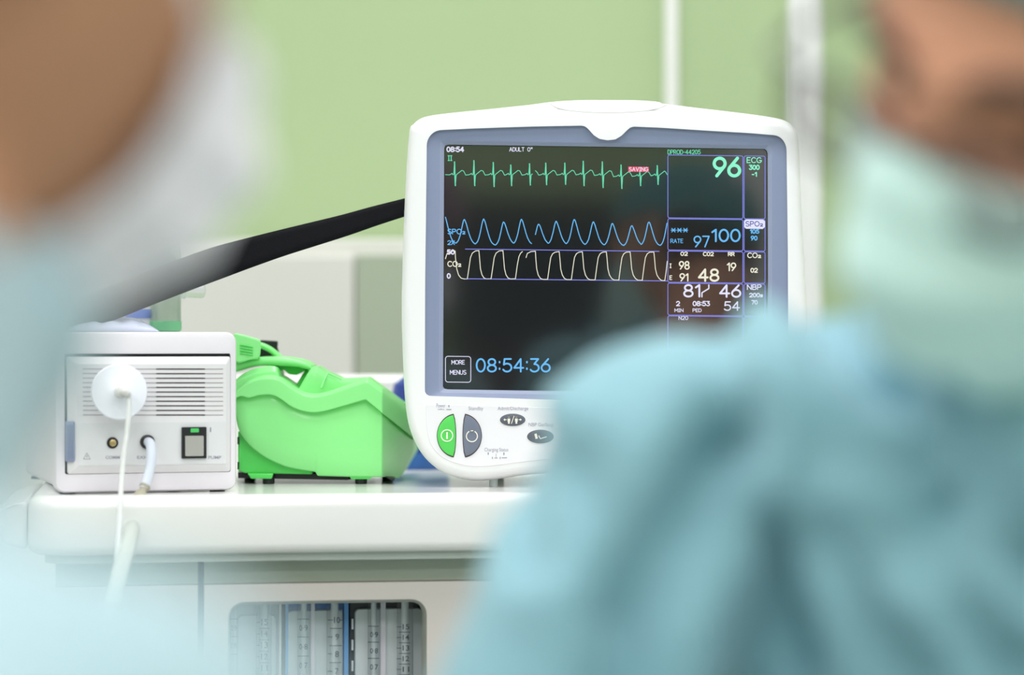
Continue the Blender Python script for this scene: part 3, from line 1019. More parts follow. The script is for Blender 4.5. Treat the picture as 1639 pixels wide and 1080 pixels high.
def button(name, outline, m, rim=None, h=.0022, label=None):
    cx = sum(p[0] for p in outline) / len(outline)
    cy = sum(p[1] for p in outline) / len(outline)
    gg = lambda s, z: [to(cx + (x - cx) * s, cy + (y - cy) * s, D - z) for x, y in outline]
    b = t.part(name, loft([gg(1, .0), gg(1, h * .6), gg(.97, h * .9), gg(.92, h), gg(.5, h + .0001)]), m, label=label)
    t.part('button_rim', loft([gg(1.06, 0), gg(1.06, .0009), gg(1.0, .0009), gg(1.0, 0)], False, False), rim or BTN_RIM, parent=b)
    return b


def sline(g, pts, w, q):
    # raised round-section line on a button
    pts = [q(x, y) for x, y in pts]
    g.join(tube(pts, w * .00025, 8) if len(pts) > 1 else sphere(pts[0], w * .00025, 10, 8))


def sym(parent, f, m=CREAM, z=.0024):
    g = Geo()
    f(g, lambda x, y: P(x, y, D - z))
    t.part('button_symbol', g, m, parent=parent, smooth=0, recalc=False)


b1 = button('power_button', dshape(726, 664, 730, 700, -1), BTN_GREEN, label='green half-moon power button')
sym(b1, lambda g, q: (sline(g, arc(715.5, 697, 9.2, 9.2, 0, 360, 32), 1.7, q), sline(g, [(715.5, 691.5), (715.5, 702.5)], 2.6, q)))
b2 = button('standby_button', dshape(744.5, 664, 730, 770.5, 1), BTN_GREY, label='grey half-moon standby button')
sym(b2, lambda g, q: (sline(g, arc(755.3, 698, 8.8, 8.8, -62, 242, 32), 1.7, q), sline(g, [(755.3, 688.6), (755.4, 690)], 4.2, q)))
ell = lambda cx, cy, rx, ry: arc(cx, cy, rx, ry, 0, 350, 35)
b3 = button('admit_button', ell(820.5, 671.8, 20.5, 10), BTN_OVAL, MON_WHITE, .0014, label='dark oval button with two white figures')


def figures(g, q):
    for sx in (-6, 6):
        x = 820.5 + sx
        sline(g, [(x, 667.2), (x, 667.6)], 3.4, q)
        sline(g, [(x, 669.6), (x, 671), (x, 674.6)], 4.4, q)
        sline(g, [(x, 674), (x, 678)], 3.0, q)
    sline(g, [(818.5, 678), (822.8, 665.5)], 1.2, q)
    sline(g, [(808, 671.5), (811, 671.5)], 1.2, q)
    sline(g, [(830, 671.5), (833, 671.5)], 1.2, q)
    g.add([q(808.2, 669.3), q(808.2, 673.7), q(805.8, 671.5)], [(0, 1, 2)])
    g.add([q(832.6, 669.3), q(832.6, 673.7), q(835, 671.5)], [(0, 1, 2)])


sym(b3, figures, z=.0018)
b4 = button('cuff_button', ell(865, 698.5, 21.5, 11), BTN_OVAL, MON_WHITE, .0014, label='oval button with white arm cuff sign')
sym(b4, lambda g, q: (sline(g, [(857, 694), (859, 702)], 4, q), sline(g, [(862, 697), (865, 702), (871, 700), (875, 699)], 1.6, q)), z=.0018)
b5 = button('panel_button', ell(1010, 690, 20.5, 10), BTN_OVAL, MON_WHITE, .0014)
b6 = button('panel_button', ell(1070, 692, 20.5, 10), BTN_OVAL, MON_WHITE, .0014)
g = Geo()
fl = lambda x, y: P(x, y, D - .0008)
for s, a, b, yt, yb in (('Power', 698.5, 713, 645 + .5, 651.8), ('Standby', 750, 773.5, 650.5, 658), ('Admit/Discharge', 796.5, 845.5, 650.5, 658), ('NBP Go/Stop', 846, 886, 676.5, 684),
                        ('Charging Status', 775.5, 813.5, 716.5, 724)):
    t.part('panel_lettering', text_geo(s, a, b, yt, yb, fl, 0.0), PRINT_GREY, parent=pan, smooth=0, recalc=False)
ribbon(g, [(701, 655), (711, 655)], .8, fl)
ribbon(g, [(706, 653.5), (706, 655)], .7, fl)
ribbon(g, [(715, 655.2), (722, 655.2)], 1.3, fl)
ribbon(g, [(718.5, 648.5), (718.5, 651)], 1.6, fl)
for x, y0, y1, w_ in ((781.5, 724.5, 727, 1.6), (794, 726, 733, .7), (806.5, 724.5, 727.5, 1.6), (788, 731.5, 734, 1.2), (800.5, 731.5, 734, 1.2)):
    ribbon(g, [(x, y0), (x, y1)], w_, fl)
ribbon(g, [(791.5, 732.8), (796.5, 732.8)], .8, fl)
ribbon(g, [(803.5, 732.5), (811, 732.3)], 1.3, fl)
t.part('battery_signs', g, PRINT_GREY, parent=pan, smooth=0, recalc=False)
# seam of the carrying handle on top and feet
g = Geo()
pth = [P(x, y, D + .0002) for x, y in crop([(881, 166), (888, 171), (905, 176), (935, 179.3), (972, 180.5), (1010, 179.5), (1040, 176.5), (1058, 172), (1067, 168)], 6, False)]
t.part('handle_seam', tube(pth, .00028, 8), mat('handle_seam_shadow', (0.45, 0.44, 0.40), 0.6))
g = prism([P(x, y, D + .035) for x, y in crop([(885, 165), (920, 160.5), (972, 160), (1030, 161), (1060, 166), (1040, 185), (972, 190), (900, 185)], 4)],
          [P(x, y, D + .12) for x, y in crop([(900, 178), (920, 172), (972, 171), (1030, 172), (1050, 178), (1040, 190), (972, 195), (900, 190)], 4)])
t.part('carry_handle', g, MON_WHITE, bevel=.002)
for px, d in ((790, 2.02), (1180, 2.02), (800, 2.13), (1150, 2.13)):
    top = P(px, 750, d)
    t.part('foot', lathe([(.0035, 0), (.0035, top.z - BT - .001), (.003, top.z - BT)], (top.x, top.y, BT), (0, 0, 1), 20), mat('pale_rubber_foot', (0.6, 0.66, 0.66), 0.5))

# ------------------------------------------------------------------ white gas module
A17 = math.radians(17)
go = Vector((-.3498, -.087))
gu, gv = Vector((math.cos(A17), math.sin(A17))), Vector((-math.sin(A17), math.cos(A17)))


def G3(u, v, z):
    q = go + gu * u + gv * v
    return Vector((q.x, q.y, z))


def MU(px, py, v=0.0):
    kx = (px - 819.5) * .00025
    o = go + gv * v
    u = (kx * (o.y + DIST) - o.x) / (gu.x - kx * gu.y)
    y = (o + gu * u).y
    return u, CAM_Z + (540 - py) * .00025 * (y + DIST)


def M3(px, py, v):
    u, z = MU(px, py, v)
    return G3(u, v, z)


def rsec(u0, u1, z0, z1, r, v, n=6):
    out = []
    for (cu, cz, a0) in ((u1 - r, z1 - r, 0), (u0 + r, z1 - r, 90), (u0 + r, z0 + r, 180), (u1 - r, z0 + r, 270)):
        for i in range(n + 1):
            a = math.radians(a0 + 90 * i / n)
            out.append(G3(cu + r * math.cos(a), v, cz + r * math.sin(a)))
    return out


GW, GH = .141, .1235
zf = BT + .0012
t = Thing('gas_module', 'white plastic gas module box with vent slats, connectors and green-lit switch', 'gas module', G3(GW / 2, .12, BT))
ring = [rsec(.004, GW - .004, zf + .003, zf + GH - .004, .004, .25), rsec(.003, GW - .003, zf + .002, zf + GH - .003, .005, .245), rsec(.003, GW - .003, zf + .002, zf + GH - .003, .006, .022),
        rsec(0, GW, zf, zf + GH, .008, .018), rsec(0, GW, zf, zf + GH, .008, .004), rsec(.0012, GW - .0012, zf + .0012, zf + GH - .0012, .007, .001), rsec(.004, GW - .004, zf + .004, zf + GH - .004, .006, 0)]
ua, za = MU(104, 566)
ub, zb2 = MU(369, 755)
hole = rsec(ua, ub, zb2, za, .0015, 0)
hole2 = rsec(ua, ub, zb2, za, .0015, .006)
t.part('housing', loft(ring + [hole, hole2], True, True), BOX_WHITE, smooth=35)
t.part('recess_gap', loft([rsec(ua + .0002, ub - .0002, zb2 + .0002, za - .0002, .0015, .0055), rsec(ua + .0002, ub - .0002, zb2 + .0002, za - .0002, .0015, .0045)]), DARK_GAP)
ua, za = MU(108, 571)
ub, zb2 = MU(368.4, 754.2)
uc, zc = MU(124, 583, -.004)
ue, ze = MU(362, 744, -.004)
pl = t.part('front_plate', loft([rsec(ua, ub, zb2, za, .0018, .005), rsec(ua, ub, zb2, za, .0018, -.0005), rsec(uc, ue, ze, zc, .001, -.004)]), BOX_PLATE, smooth=20)
VS = -.0042
g, gp, gq = Geo(), Geo(), Geo()
for k in range(11):
    y = 590.5 + k * 7.35
    sec = lambda xa, xb, hh: prism([M3(xa, y - hh, VS), M3(xb, y - hh, VS), M3(xb, y + hh, VS), M3(xa, y + hh, VS)], [M3(xa, y - hh, .0), M3(xb, y - hh, .0), M3(xb, y + hh, .0), M3(xa, y + hh, .0)])
    gp.join(sec(133, 250, .75))
    g.join(sec(250, 328, 1.0))
    gq.join(sec(328, 357, .7))
t.part('vent_slots', g, SLOT, parent=pl, smooth=0)
t.part('vent_slots', gp, SLOT_PALE, parent=pl, smooth=0)
t.part('vent_slots', gq, SLOT_PALE, parent=pl, smooth=0)
u0_, z1_ = MU(125.5, 677, VS)
u1_, z0_ = MU(361, 742, VS)
lab = t.part('label_film', loft([rsec(u0_, u1_, z0_, z1_, .001, -.003), rsec(u0_, u1_, z0_, z1_, .001, -.0046)]), BOX_LABEL, smooth=20)
# comm socket
c = M3(180, 708.5, -.0046)
ax = -Vector((gv.x, gv.y, 0))
sock = t.part('comm_socket', lathe([(.0044, 0), (.0044, .0006), (.0034, .0008), (.0034, .0022), (.0028, .0024)], c, ax, 32), DARK_GAP, label='small round brass socket')
t.part('contact', lathe([(.0026, 0), (.0026, .0030), (.0020, .0033)], c, ax, 24), BRASS, parent=sock)
c2 = M3(235.5, 707, -.0046)
t.part('exhaust_port', lathe([(.0056, 0), (.0056, .003), (.0048, .0036), (.0036, .0036)], c2, ax, 32), BLACK_PL, label='black round hose port')
# switch
ua, za = MU(290.5, 683.5, -.005)
ub, zb2 = MU(330, 733, -.005)
sw = t.part('pump_switch', loft([rsec(ua, ub, zb2, za, .0006, -.004), rsec(ua, ub, zb2, za, .0006, -.0065)]), BLACK_PL, smooth=20)
ua, za = MU(296.5, 697.5, -.0075)
ub, zb2 = MU(326, 729.5, -.0075)
t.part('rocker', loft([rsec(ua, ub, zb2, za, .0008, -.006), rsec(ua, ub, zb2, za, .0008, -.0078)]), GREY_ROCKER, parent=sw, smooth=20, label='grey rocker key')
ua, za = MU(305.5, 685.5, -.0075)
ub, zb2 = MU(318.5, 691.8, -.0075)
t.part('indicator', loft([rsec(ua, ub, zb2, za, .0006, -.006), rsec(ua, ub, zb2, za, .0006, -.0071)]), LED, parent=sw, smooth=20, label='lit green indicator')
fm = lambda x, y: M3(x, y, -.0048)
INK = mat('mauve_grey_print', (0.30, 0.29, 0.36), 0.6)
for s, a, b in (('COMM', 169, 191.5), ('EXH', 219.5, 236), ('PUMP', 333.5, 354)):
    t.part('lettering', text_geo(s, a, b, 729.3, 734.3, fm, 0.01), INK, parent=lab, smooth=0, recalc=False)
g = Geo()
ribbon(g, [(133.5, 734.5), (139, 725), (144.5, 734.5), (133.5, 734.5)], .8, fm)
ribbon(g, [(139, 729), (139, 732)], .9, fm)
t.part('warning_sign', g, INK, parent=lab, smooth=0, recalc=False)
g = Geo()
ribbon(g, [(337, 684.5), (337, 690.5)], 2.0, fm)
t.part('lamp_sign', g, INK, parent=lab, smooth=0, recalc=False)
# ribbed release tab at left
g = Geo()
ua, za = MU(105.5, 674, -.004)
ub, zb2 = MU(120, 739, -.004)
g.join(loft([rsec(ua, ub, zb2, za, .0016, .003), rsec(ua, ub, zb2, za, .0016, -.0040), rsec(ua + .0008, ub - .0008, zb2 + .001, za - .001, .0012, -.0048)]))
for k in range(6):
    uu = ua + .0012 + k * (ub - ua - .0024) / 5
    g.join(capsule(G3(uu, -.0048, zb2 + .003), G3(uu, -.0048, za - .003), .0004, .0004, 8))
t.part('release_tab', g, SLATE, label='ribbed slate-blue release tab')
for u_, v_ in ((.012, .02), (GW - .012, .02), (.012, .23), (GW - .012, .23)):
    t.part('foot', lathe([(.006, 0), (.006, .0022)], G3(u_, v_, BT), (0, 0, 1), 16), BLACK_PL)

# disc filter with its sampling tube
FC = M3(191, 627, -.026)
axv = Vector(ax)
t = Thing('disc_filter', 'round white filter disc plugged into the gas module with a thin clear tube', 'filter', FC)
r = .0212
t.part('disc', lathe([(.006, -.022), (.006, -.004), (r * .96, -.0035), (r, -.002), (r, .0008), (r * .97, .0022), (r * .6, .0038), (.0065, .0052), (.0052, .0062)], FC, axv, 72), DISC_WHITE, smooth=50)
hub = FC + axv * .006
hb = t.part('hub', lathe([(.0050, 0), (.0048, .006), (.0040, .0065), (.0040, .010), (.0030, .0105)], hub, axv, 28), mat('translucent_luer', (0.80, 0.80, 0.78), 0.2, trans=0.25))
e0 = hub + axv * .010
path = spline([e0, e0 + axv * .005 + Vector((.002, 0, 0)), M3(205, 634, -.044), M3(206.5, 650, -.046), M3(203.5, 690, -.050), M3(198, 730, -.057), M3(194, 780, -.07), M3(191, 840, -.09), M3(186, 905, -.12),
               M3(176, 990, -.16), M3(160, 1120, -.20)], 8)
t.part('elbow', tube(path[:18], [.0030] * 10 + [.0026] * 8, 18), MATS['translucent_luer'])
t.part('tube', tube(path[12:], .0019, 14), CLEAR_TUBE, label='thin clear sampling tube')

# exhaust hose
h0 = c2 + axv * .0005
t = Thing('exhaust_hose', 'milky hose with clear connector hanging from the black port of the gas module', 'hose', h0)
p1 = spline([h0, h0 + axv * .008, M3(241, 712, -.020), M3(242.5, 730, -.026), M3(239, 755, -.030), M3(231, 782, -.036)], 8)
t.part('hose', tube(p1, [.0030] * 6 + [.0038] * (len(p1) - 6), 20), MILK_TUBE)
p2 = spline([M3(232.5, 778, -.0355), M3(225, 792, -.040), M3(220, 806, -.046), M3(217, 818, -.052)], 6)
t.part('connector', tube(p2, [.0044, .0044, .0030, .0028, .0030, .0044, .0050, .0050, .0052, .0060, .0060, .0058, .0060, .0062, .0054, .0046, .0044, .0044, .004][:len(p2)], 20), CONNECT, label='amber-clear stepped connector')
p3 = spline([M3(219, 806, -.046), M3(214, 830, -.060), M3(206, 865, -.090), M3(192, 915, -.14), M3(172, 990, -.22), M3(140, 1120, -.30)], 8)
t.part('hose', tube(p3, [.0056] * 8 + [.0060] * (len(p3) - 8), 20), YEL_TUBE, label='clear yellowish lower hose')

# ------------------------------------------------------------------ green device
def interp(pts):
    s = [(v.x, v.y) for v in spline(pts, 10)]

    def f(x):
        if x <= s[0][0]:
            return s[0][1]
        for (xa, ya), (xb, yb) in zip(s, s[1:]):
            if xa <= x <= xb:
                return ya + (yb - ya) * (x - xa) / max(1e-9, xb - xa)
        return s[-1][1]
    return f


def lin(pts):
    def f(x):
        if x <= pts[0][0]:
            return pts[0][1]
        for (xa, ya), (xb, yb) in zip(pts, pts[1:]):
            if xa <= x <= xb:
                return ya + (yb - ya) * (x - xa) / max(1e-9, xb - xa)
        return pts[-1][1]
    return f


def strip_solid(x0, x1, top, bot, df, db, step=2.0, rows=6, curve=None):
    """solid whose front is a curved strip between two contours, df/db give the distance of front and back"""
    n = max(2, int((x1 - x0) / step) + 1)
    xs = [x0 + (x1 - x0) * i / (n - 1) for i in range(n)]
    V, F = [], []
    for x in xs:
        yt, yb = top(x), bot(x)
        for k in range(rows + 1):
            f = k / rows
            V.append(P(x, yt + (yb - yt) * f, df(x) + (curve(x, f) if curve else 0)))
        dpt = P(x, yt, df(x) + (curve(x, 0) if curve else 0))
        V.append(Vector((V[-rows - 1].x, db(x) - DIST, V[-rows - 1].z)))
        V.append(Vector((V[-2].x, db(x) - DIST, V[-2].z)))
    m = rows + 3
    for i in range(n - 1):
        a, b = i * m, (i + 1) * m
        for k in range(rows):
            F.append((a + k, b + k, b + k + 1, a + k + 1))
        F.append((a, a + m - 2, b + m - 2, b))
        F.append((a + rows, b + rows, b + m - 1, a + m - 1))
        F.append((a + m - 2, a + m - 1, b + m - 1, b + m - 2))
    F.append(tuple(range(rows + 1)) + (m - 1, m - 2))
    o = (n - 1) * m
    F.append(tuple(o + k for k in range(rows, -1, -1)) + (o + m - 2, o + m - 1))
    return Geo().add(V, F)


t = Thing('green_suction_unit', 'bright apple-green plastic device with wavy lip and curved carrying handle', 'medical device', P(520, 770, 2.12))
DG = 2.045
bend = lambda x: DG + max(0, x - 612) * .0016
band_low = lin([(v.x, v.y) for v in spline([(372, 640), (385, 634), (397, 637)], 4)] + [(v.x, v.y) for v in spline([(397.5, 637), (415, 632.5), (430, 631.5), (440, 633.5), (452, 640.5), (465, 650), (480, 656.5), (495, 659.5), (510, 659.5), (530, 655), (560, 646.5), (584, 639.5)], 6)] + [(586, 640), (645, 688), (668, 706)])
band_top = lin([(v.x, v.y) for v in spline([(372, 630), (385, 619), (398, 608), (415, 601.5), (432, 600), (445, 602), (458, 609.5), (472, 619.5), (485, 626.5), (498, 629.5), (512, 629), (530, 624.5), (560, 614), (586, 605.5)], 6)] + [(590, 606), (645, 646.5), (668, 664)])
shell_bot = lin([(v.x, v.y) for v in spline([(376, 662), (383, 690), (395, 708), (410, 722), (430, 735), (455, 746), (480, 751.5), (504, 755)], 6)] + [(506, 757), (508, 761.5), (560, 763), (620, 763.5), (637, 766), (642, 762), (651, 746), (660, 731), (668, 716)])
bulge = lambda x, f: .003 * (2 * f - 1) ** 4 + (.004 * max(0, (398 - x) / 22) ** 2)
t.part('lower_shell', strip_solid(376, 662, lambda x: band_low(x) - 2, shell_bot, lambda x: bend(x) + .002, lambda x: bend(x) + .11, curve=bulge), APPLE, bevel=.0012, bseg=2)
t.part('upper_lip', strip_solid(374, 664, band_top, band_low, lambda x: bend(x) - .003, lambda x: bend(x) + .06, curve=lambda x, f: .005 * (1 - min(1, f * 5)) ** 2), APPLE, bevel=.0008, bseg=2)
# top shell with bump and dip
top2 = lin([(v.x, v.y) for v in spline([(372, 612), (385, 601), (400, 592.5), (415, 588), (432, 585.5), (441, 586.5), (446, 592), (448, 602)], 6)] + [(449, 612)])
t.part('rear_bump', strip_solid(374, 449, top2, lambda x: 640, lambda x: DG + .012, lambda x: DG + .06, curve=lambda x, f: .006 * (1 - min(1, f * 4)) ** 2), APPLE, bevel=.001, bseg=2)
top3 = lin([(474, 628), (480, 618), (493, 596), (500, 586.5), (506, 586), (520, 595), (545, 606), (549, 606), (588, 604.5), (640, 643), (664, 662)])
t.part('front_hood', strip_solid(474, 662, top3, lambda x: 645, lambda x: bend(x) + .012, lambda x: bend(x) + .07, curve=lambda x, f: .004 * (1 - min(1, f * 4)) ** 2), APPLE, bevel=.001, bseg=2)
t.part('hood_rib', tube([P(514, 621, DG + .006), P(521, 604, DG + .010), P(525, 597, DG + .012), P(547, 607, DG + .011)], .0008, 8), APPLE)
# carrying handle: broad flat arch
ht = lin([(v.x, v.y) for v in spline([(374, 580), (392, 575), (410, 571.5), (430, 570.5), (452, 571), (475, 574.5), (490, 579), (499, 585)], 6)])
hb_ = lin([(v.x, v.y) for v in spline([(374, 596), (392, 590), (410, 586), (430, 585), (452, 585.5), (475, 587), (488, 590), (496, 592)], 6)])
hd = t.part('handle', strip_solid(374, 499, ht, hb_, lambda x: DG + .022, lambda x: DG + .075, curve=lambda x, f: .003 * (2 * f - 1) ** 2), APPLE, bevel=.0012, bseg=2)
hi = lin([(440, 586), (470, 585), (490, 590)])
hl = lin([(440, 590), (455, 592), (463, 599), (475, 600), (490, 592)])
t.part('handle_web', strip_solid(440, 489, hi, hl, lambda x: DG + .04, lambda x: DG + .05, rows=2), APPLE_D, parent=hd)
t.part('strut', tube([P(478, 619, DG + .045), P(494, 592, DG + .045)], [.0028, .0024], 12), APPLE_D)
# ribbed latch and its loop
lt = t.part('latch', prism([P(x, y, DG + .015) for x, y in crop([(374, 536), (386, 535), (402, 539), (414, 543), (417.5, 549), (415, 572), (400, 576), (376, 579)], 3)],
                           [P(x, y, DG + .06) for x, y in crop([(374, 538), (386, 537), (402, 541), (413, 544), (416, 550), (413, 572), (400, 575), (376, 577)], 3)]), APPLE, bevel=.0015)
g = Geo()
for k in range(4):
    g.join(tube([P(384, 552 + k * 4.4, DG + .0148), P(395, 553.2 + k * 4.4, DG + .0142), P(405, 555.5 + k * 4.4, DG + .0148)], .0007, 8))
t.part('latch_ribs', g, APPLE_D, parent=lt)
lp = spline([P(412, 551, DG + .07), P(422, 554, DG + .07), P(434, 560, DG + .07), P(446, 570, DG + .07), P(452, 578, DG + .07)], 6)
t.part('rear_loop', tube(lp, .0042, 16, flat=.6), APPLE)
t.part('black_grip', prism([P(x, y, DG + .085) for x, y in ((414, 545), (420, 544), (445, 545.5), (444.5, 556), (449, 572), (416, 574))],
                           [P(x, y, DG + .11) for x, y in ((414, 546), (420, 545), (444, 547), (443.5, 556), (447, 572), (416, 573))]), BLACK_PL, bevel=.001)
t.part('base', strip_solid(381, 500, lambda x: 690, lin([(381, 752), (392, 757), (500, 759)]), lambda x: DG + .012, lambda x: DG + .11), APPLE_D, bevel=.0012, bseg=2)
t.part('gap_shade_plate', prism([P(381, 756, DG + .018), P(560, 759, DG + .018), P(556, 768, DG + .018), P(381, 765, DG + .018)], [P(381, 750, DG + .11), P(600, 752, DG + .11), P(600, 758, DG + .11), P(381, 757, DG + .11)]), BLACK_PL)  # black slab stands in for the shaded gap under the device
t.part('foot', prism([P(x, y, DG + .006) for x, y in ((396, 758), (438, 758), (435, 766.5), (402, 766.5))], [P(x, y, DG + .03) for x, y in ((396, 752), (438, 752), (435, 758), (402, 758))]), APPLE_D, bevel=.001)
t.part('foot', prism([P(x, y, DG + .006) for x, y in ((559, 762), (596, 762), (593, 767), (562, 767))], [P(x, y, DG + .03) for x, y in ((559, 755), (596, 755), (593, 758), (562, 758))]), APPLE_D, bevel=.001)
for px in (578, 430):
    q = P(px, 760, DG + .014)
    t.part('rubber_foot', lathe([(.0046, 0), (.005, .001), (.005, q.z - BT)], (q.x, q.y, BT), (0, 0, 1), 20), BLACK_PL)
for px in (400, 620):
    q = P(px, 752, DG + .09)
    t.part('rubber_foot', lathe([(.0046, 0), (.005, .001), (.005, q.z - BT)], (q.x, q.y, BT), (0, 0, 1), 20), BLACK_PL)
t.part('wedge', prism([P(x, y, DG + .004) for x, y in ((617, 763), (632, 766), (630, 769.5), (625, 768))], [P(x, y, DG + .03) for x, y in ((617, 760), (632, 763), (630, 765), (625, 764))]), BLACK_PL)
g = Geo()
for z in (705, 745):
    g.join(box(P(381.5, z, DG + .01), (.0012, .004, .006)))
t.part('side_slots', g, BLACK_PL)

# ------------------------------------------------------------------ black strap from the monitor to the box top
ctr = [(676, 322, 19), (650, 331, 21), (600, 345.5, 24), (550, 361, 27), (500, 375, 30), (450, 389, 33), (400, 404, 37), (350, 420, 41), (300, 438, 42), (250, 457, 42), (200, 477, 42), (150, 497, 42), (118, 512, 40), (104, 519, 36)]
V, F = [], []
sp = spline([(a, b, c) for a, b, c in ctr], 6)
for i, q in enumerate(sp):
    f = i / (len(sp) - 1)
    d = 2.035 - .075 * f
    tx, ty = (sp[min(i + 1, len(sp) - 1)].x - sp[max(i - 1, 0)].x), (sp[min(i + 1, len(sp) - 1)].y - sp[max(i - 1, 0)].y)
    L = math.hypot(tx, ty)
    nx, ny = -ty / L, tx / L
    for s in (-1, -.5, 0, .5, 1):
        V.append(P(q.x + nx * q.z * s * .62 * 1.0, q.y + ny * q.z * s * .62, d + .003 * s))
for i in range(len(sp) - 1):
    for k in range(4):
        a = i * 5 + k
        F.append((a, a + 1, a + 6, a + 5))
single('fastening_strap', Geo().add(V, F), STRAP, 'wide black fabric strap stretched from the monitor to the left', 'strap', solid=.0022)

# ------------------------------------------------------------------ clear plastic things on top of the gas module
MT = zf + GH                    # top of the module


def on_module(px, d):
    q = P(px, 0, d)
    return Vector((q.x, q.y, MT))


# resuscitation mask: smoky dome leaning
t = Thing('breathing_mask', 'smoky clear breathing mask leaning on top of the gas module', 'breathing mask', on_module(240, 2.06))
axl = Vector((.60, .05, -.80)).normalized()
u_, v_ = frame_of(axl)
if v_.y > 0:
    v_ = -v_
cm = P(221, 404, 2.035)
rings = []
for k in range(1, 24):
    a = -math.pi / 2 + math.pi * k / 24
    rings.append([cm + axl * (.041 * math.sin(a)) + (u_ * math.cos(q) * .0185 + v_ * math.sin(q) * .021) * math.cos(a) ** .8 for q in [2 * math.pi * j / 48 for j in range(48)]])
t.part('dome', loft(rings), MASK_SMOKE, solid=.0012)
sgn_ = -1 if u_.x > 0 else 1
t.part('cuff', tube([cm + axl * (.0425 * math.sin(q)) + u_ * sgn_ * .004 + v_ * (.0225 * math.cos(q)) for q in [2 * math.pi * j / 48 for j in range(49)]], .0022, 12), MASK_SMOKE)
t.part('port', lathe([(.009, 0), (.009, .014), (.0075, .014), (.0075, 0)], cm - u_ * sgn_ * .013, -u_ * sgn_, 28), CLEAR)

t = Thing('clear_bottle', 'greenish clear bottle with green base standing on the gas module behind the strap', 'bottle', on_module(270, 2.06))
cx = P(265, 0, 2.085)
prof = [(.0105, 0), (.0122, .0015), (.0128, .006), (.0128, .062), (.0122, .069), (.0108, .0755), (.0080, .0805), (.003, .0835)]
t.part('bottle_body', lathe(prof, (cx.x, cx.y, MT + .0022), (0, 0, 1), 40), BOTTLE_G)
t.part('green_base', lathe([(.0115, 0), (.0130, .001), (.0133, .004), (.0133, .0085), (.0131, .0090)], (cx.x, cx.y, MT + .0005), (0, 0, 1), 40), LIQ_GREEN)
t.part('bottle_rib', lathe([(.0130, 0), (.0134, .001), (.0134, .003), (.0130, .004)], (cx.x, cx.y, MT + .048), (0, 0, 1), 40), BOTTLE_G)

t = Thing('clear_jar', 'clear plastic jar with blue band standing on the gas module', 'jar', on_module(222, 2.03))
cx = P(214, 0, 2.095)
t.part('jar_body', lathe([(.020, 0), (.0205, .001), (.0205, .040), (.022, .041), (.022, .0435), (.0195, .0435), (.0193, .003), (.001, .0025)], (cx.x, cx.y, MT + .0005), (0, 0, 1), 48), CLEAR)
t.part('blue_band', lathe([(.0208, 0), (.0211, .0005), (.0211, .0070), (.0208, .0075)], (cx.x, cx.y, MT + .012), (0, 0, 1), 48), BLUE_BAND, label='blue band')
t.part('lid', lathe([(.0222, 0), (.0224, .001), (.0222, .003), (.012, .0036)], (cx.x, cx.y, MT + .0430), (0, 0, 1), 48), CLEAR)

# nub to the right of the strap
t = Thing('clear_adapter', 'small clear adapter poking out below the black strap', 'adapter', P(312, 468, 2.07))
t.part('sleeve', lathe([(.006, 0), (.006, .016), (.0052, .019), (.003, .020)], P(290, 464, 2.07), Vector((1, 0, -.06)), 28), CLEAR)
t.part('collar', lathe([(.0072, 0), (.0072, .003)], P(291, 464, 2.07), Vector((1, 0, -.06)), 28), CLEAR)
t.part('stem', tube([P(292, 464, 2.072), P(276, 462, 2.072)], .0045, 16), CLEAR)

# crumpled clear wrapping
V, F = [], []
nx_, ny_ = 40, 20
for j in range(ny_):
    for i in range(nx_):
        fx, fy = i / (nx_ - 1), j / (ny_ - 1)
        base = G3(.014 + fx * .072, .035 + fy * .07, 0)
        h = .0125 * (math.sin(math.pi * fx) ** .5) * (math.sin(math.pi * fy) ** .6) + .0035 * noise.noise(Vector((fx * 9, fy * 7, 2))) * math.sin(math.pi * fx) * math.sin(math.pi * fy)
        V.append(Vector((base.x, base.y, MT + .0006 + max(0, h))))
for j in range(ny_ - 1):
    for i in range(nx_ - 1):
        a = j * nx_ + i
        F.append((a, a + 1, a + nx_ + 1, a + nx_))
single('plastic_wrapping', Geo().add(V, F), WRAP, 'crumpled clear plastic wrapping lying on the gas module', 'plastic wrapping', solid=.0004, smooth=60)

# blue canister behind the monitor
cz_ = P(672, 0, 2.30)
t = Thing('blue_canister', 'dark blue canister half hidden behind the left edge of the monitor', 'canister', (cz_.x, cz_.y, BT))
hh = CAM_Z + (540 - 600) * .00025 * 2.30 - BT
t.part('canister_body', lathe([(.024, 0), (.0265, .002), (.0265, hh * .75), (.024, hh * .9), (.016, hh * .97), (.012, hh)], (cz_.x, cz_.y, BT + .0002), (0, 0, 1), 48), BLUE_CAN)
t.part('canister_base', lathe([(.0268, .0), (.0272, .001), (.0272, .014), (.0268, .015)], (cz_.x, cz_.y, BT + .0001), (0, 0, 1), 48), mat('mid_blue_plastic', (0.05, 0.16, 0.50), 0.4))
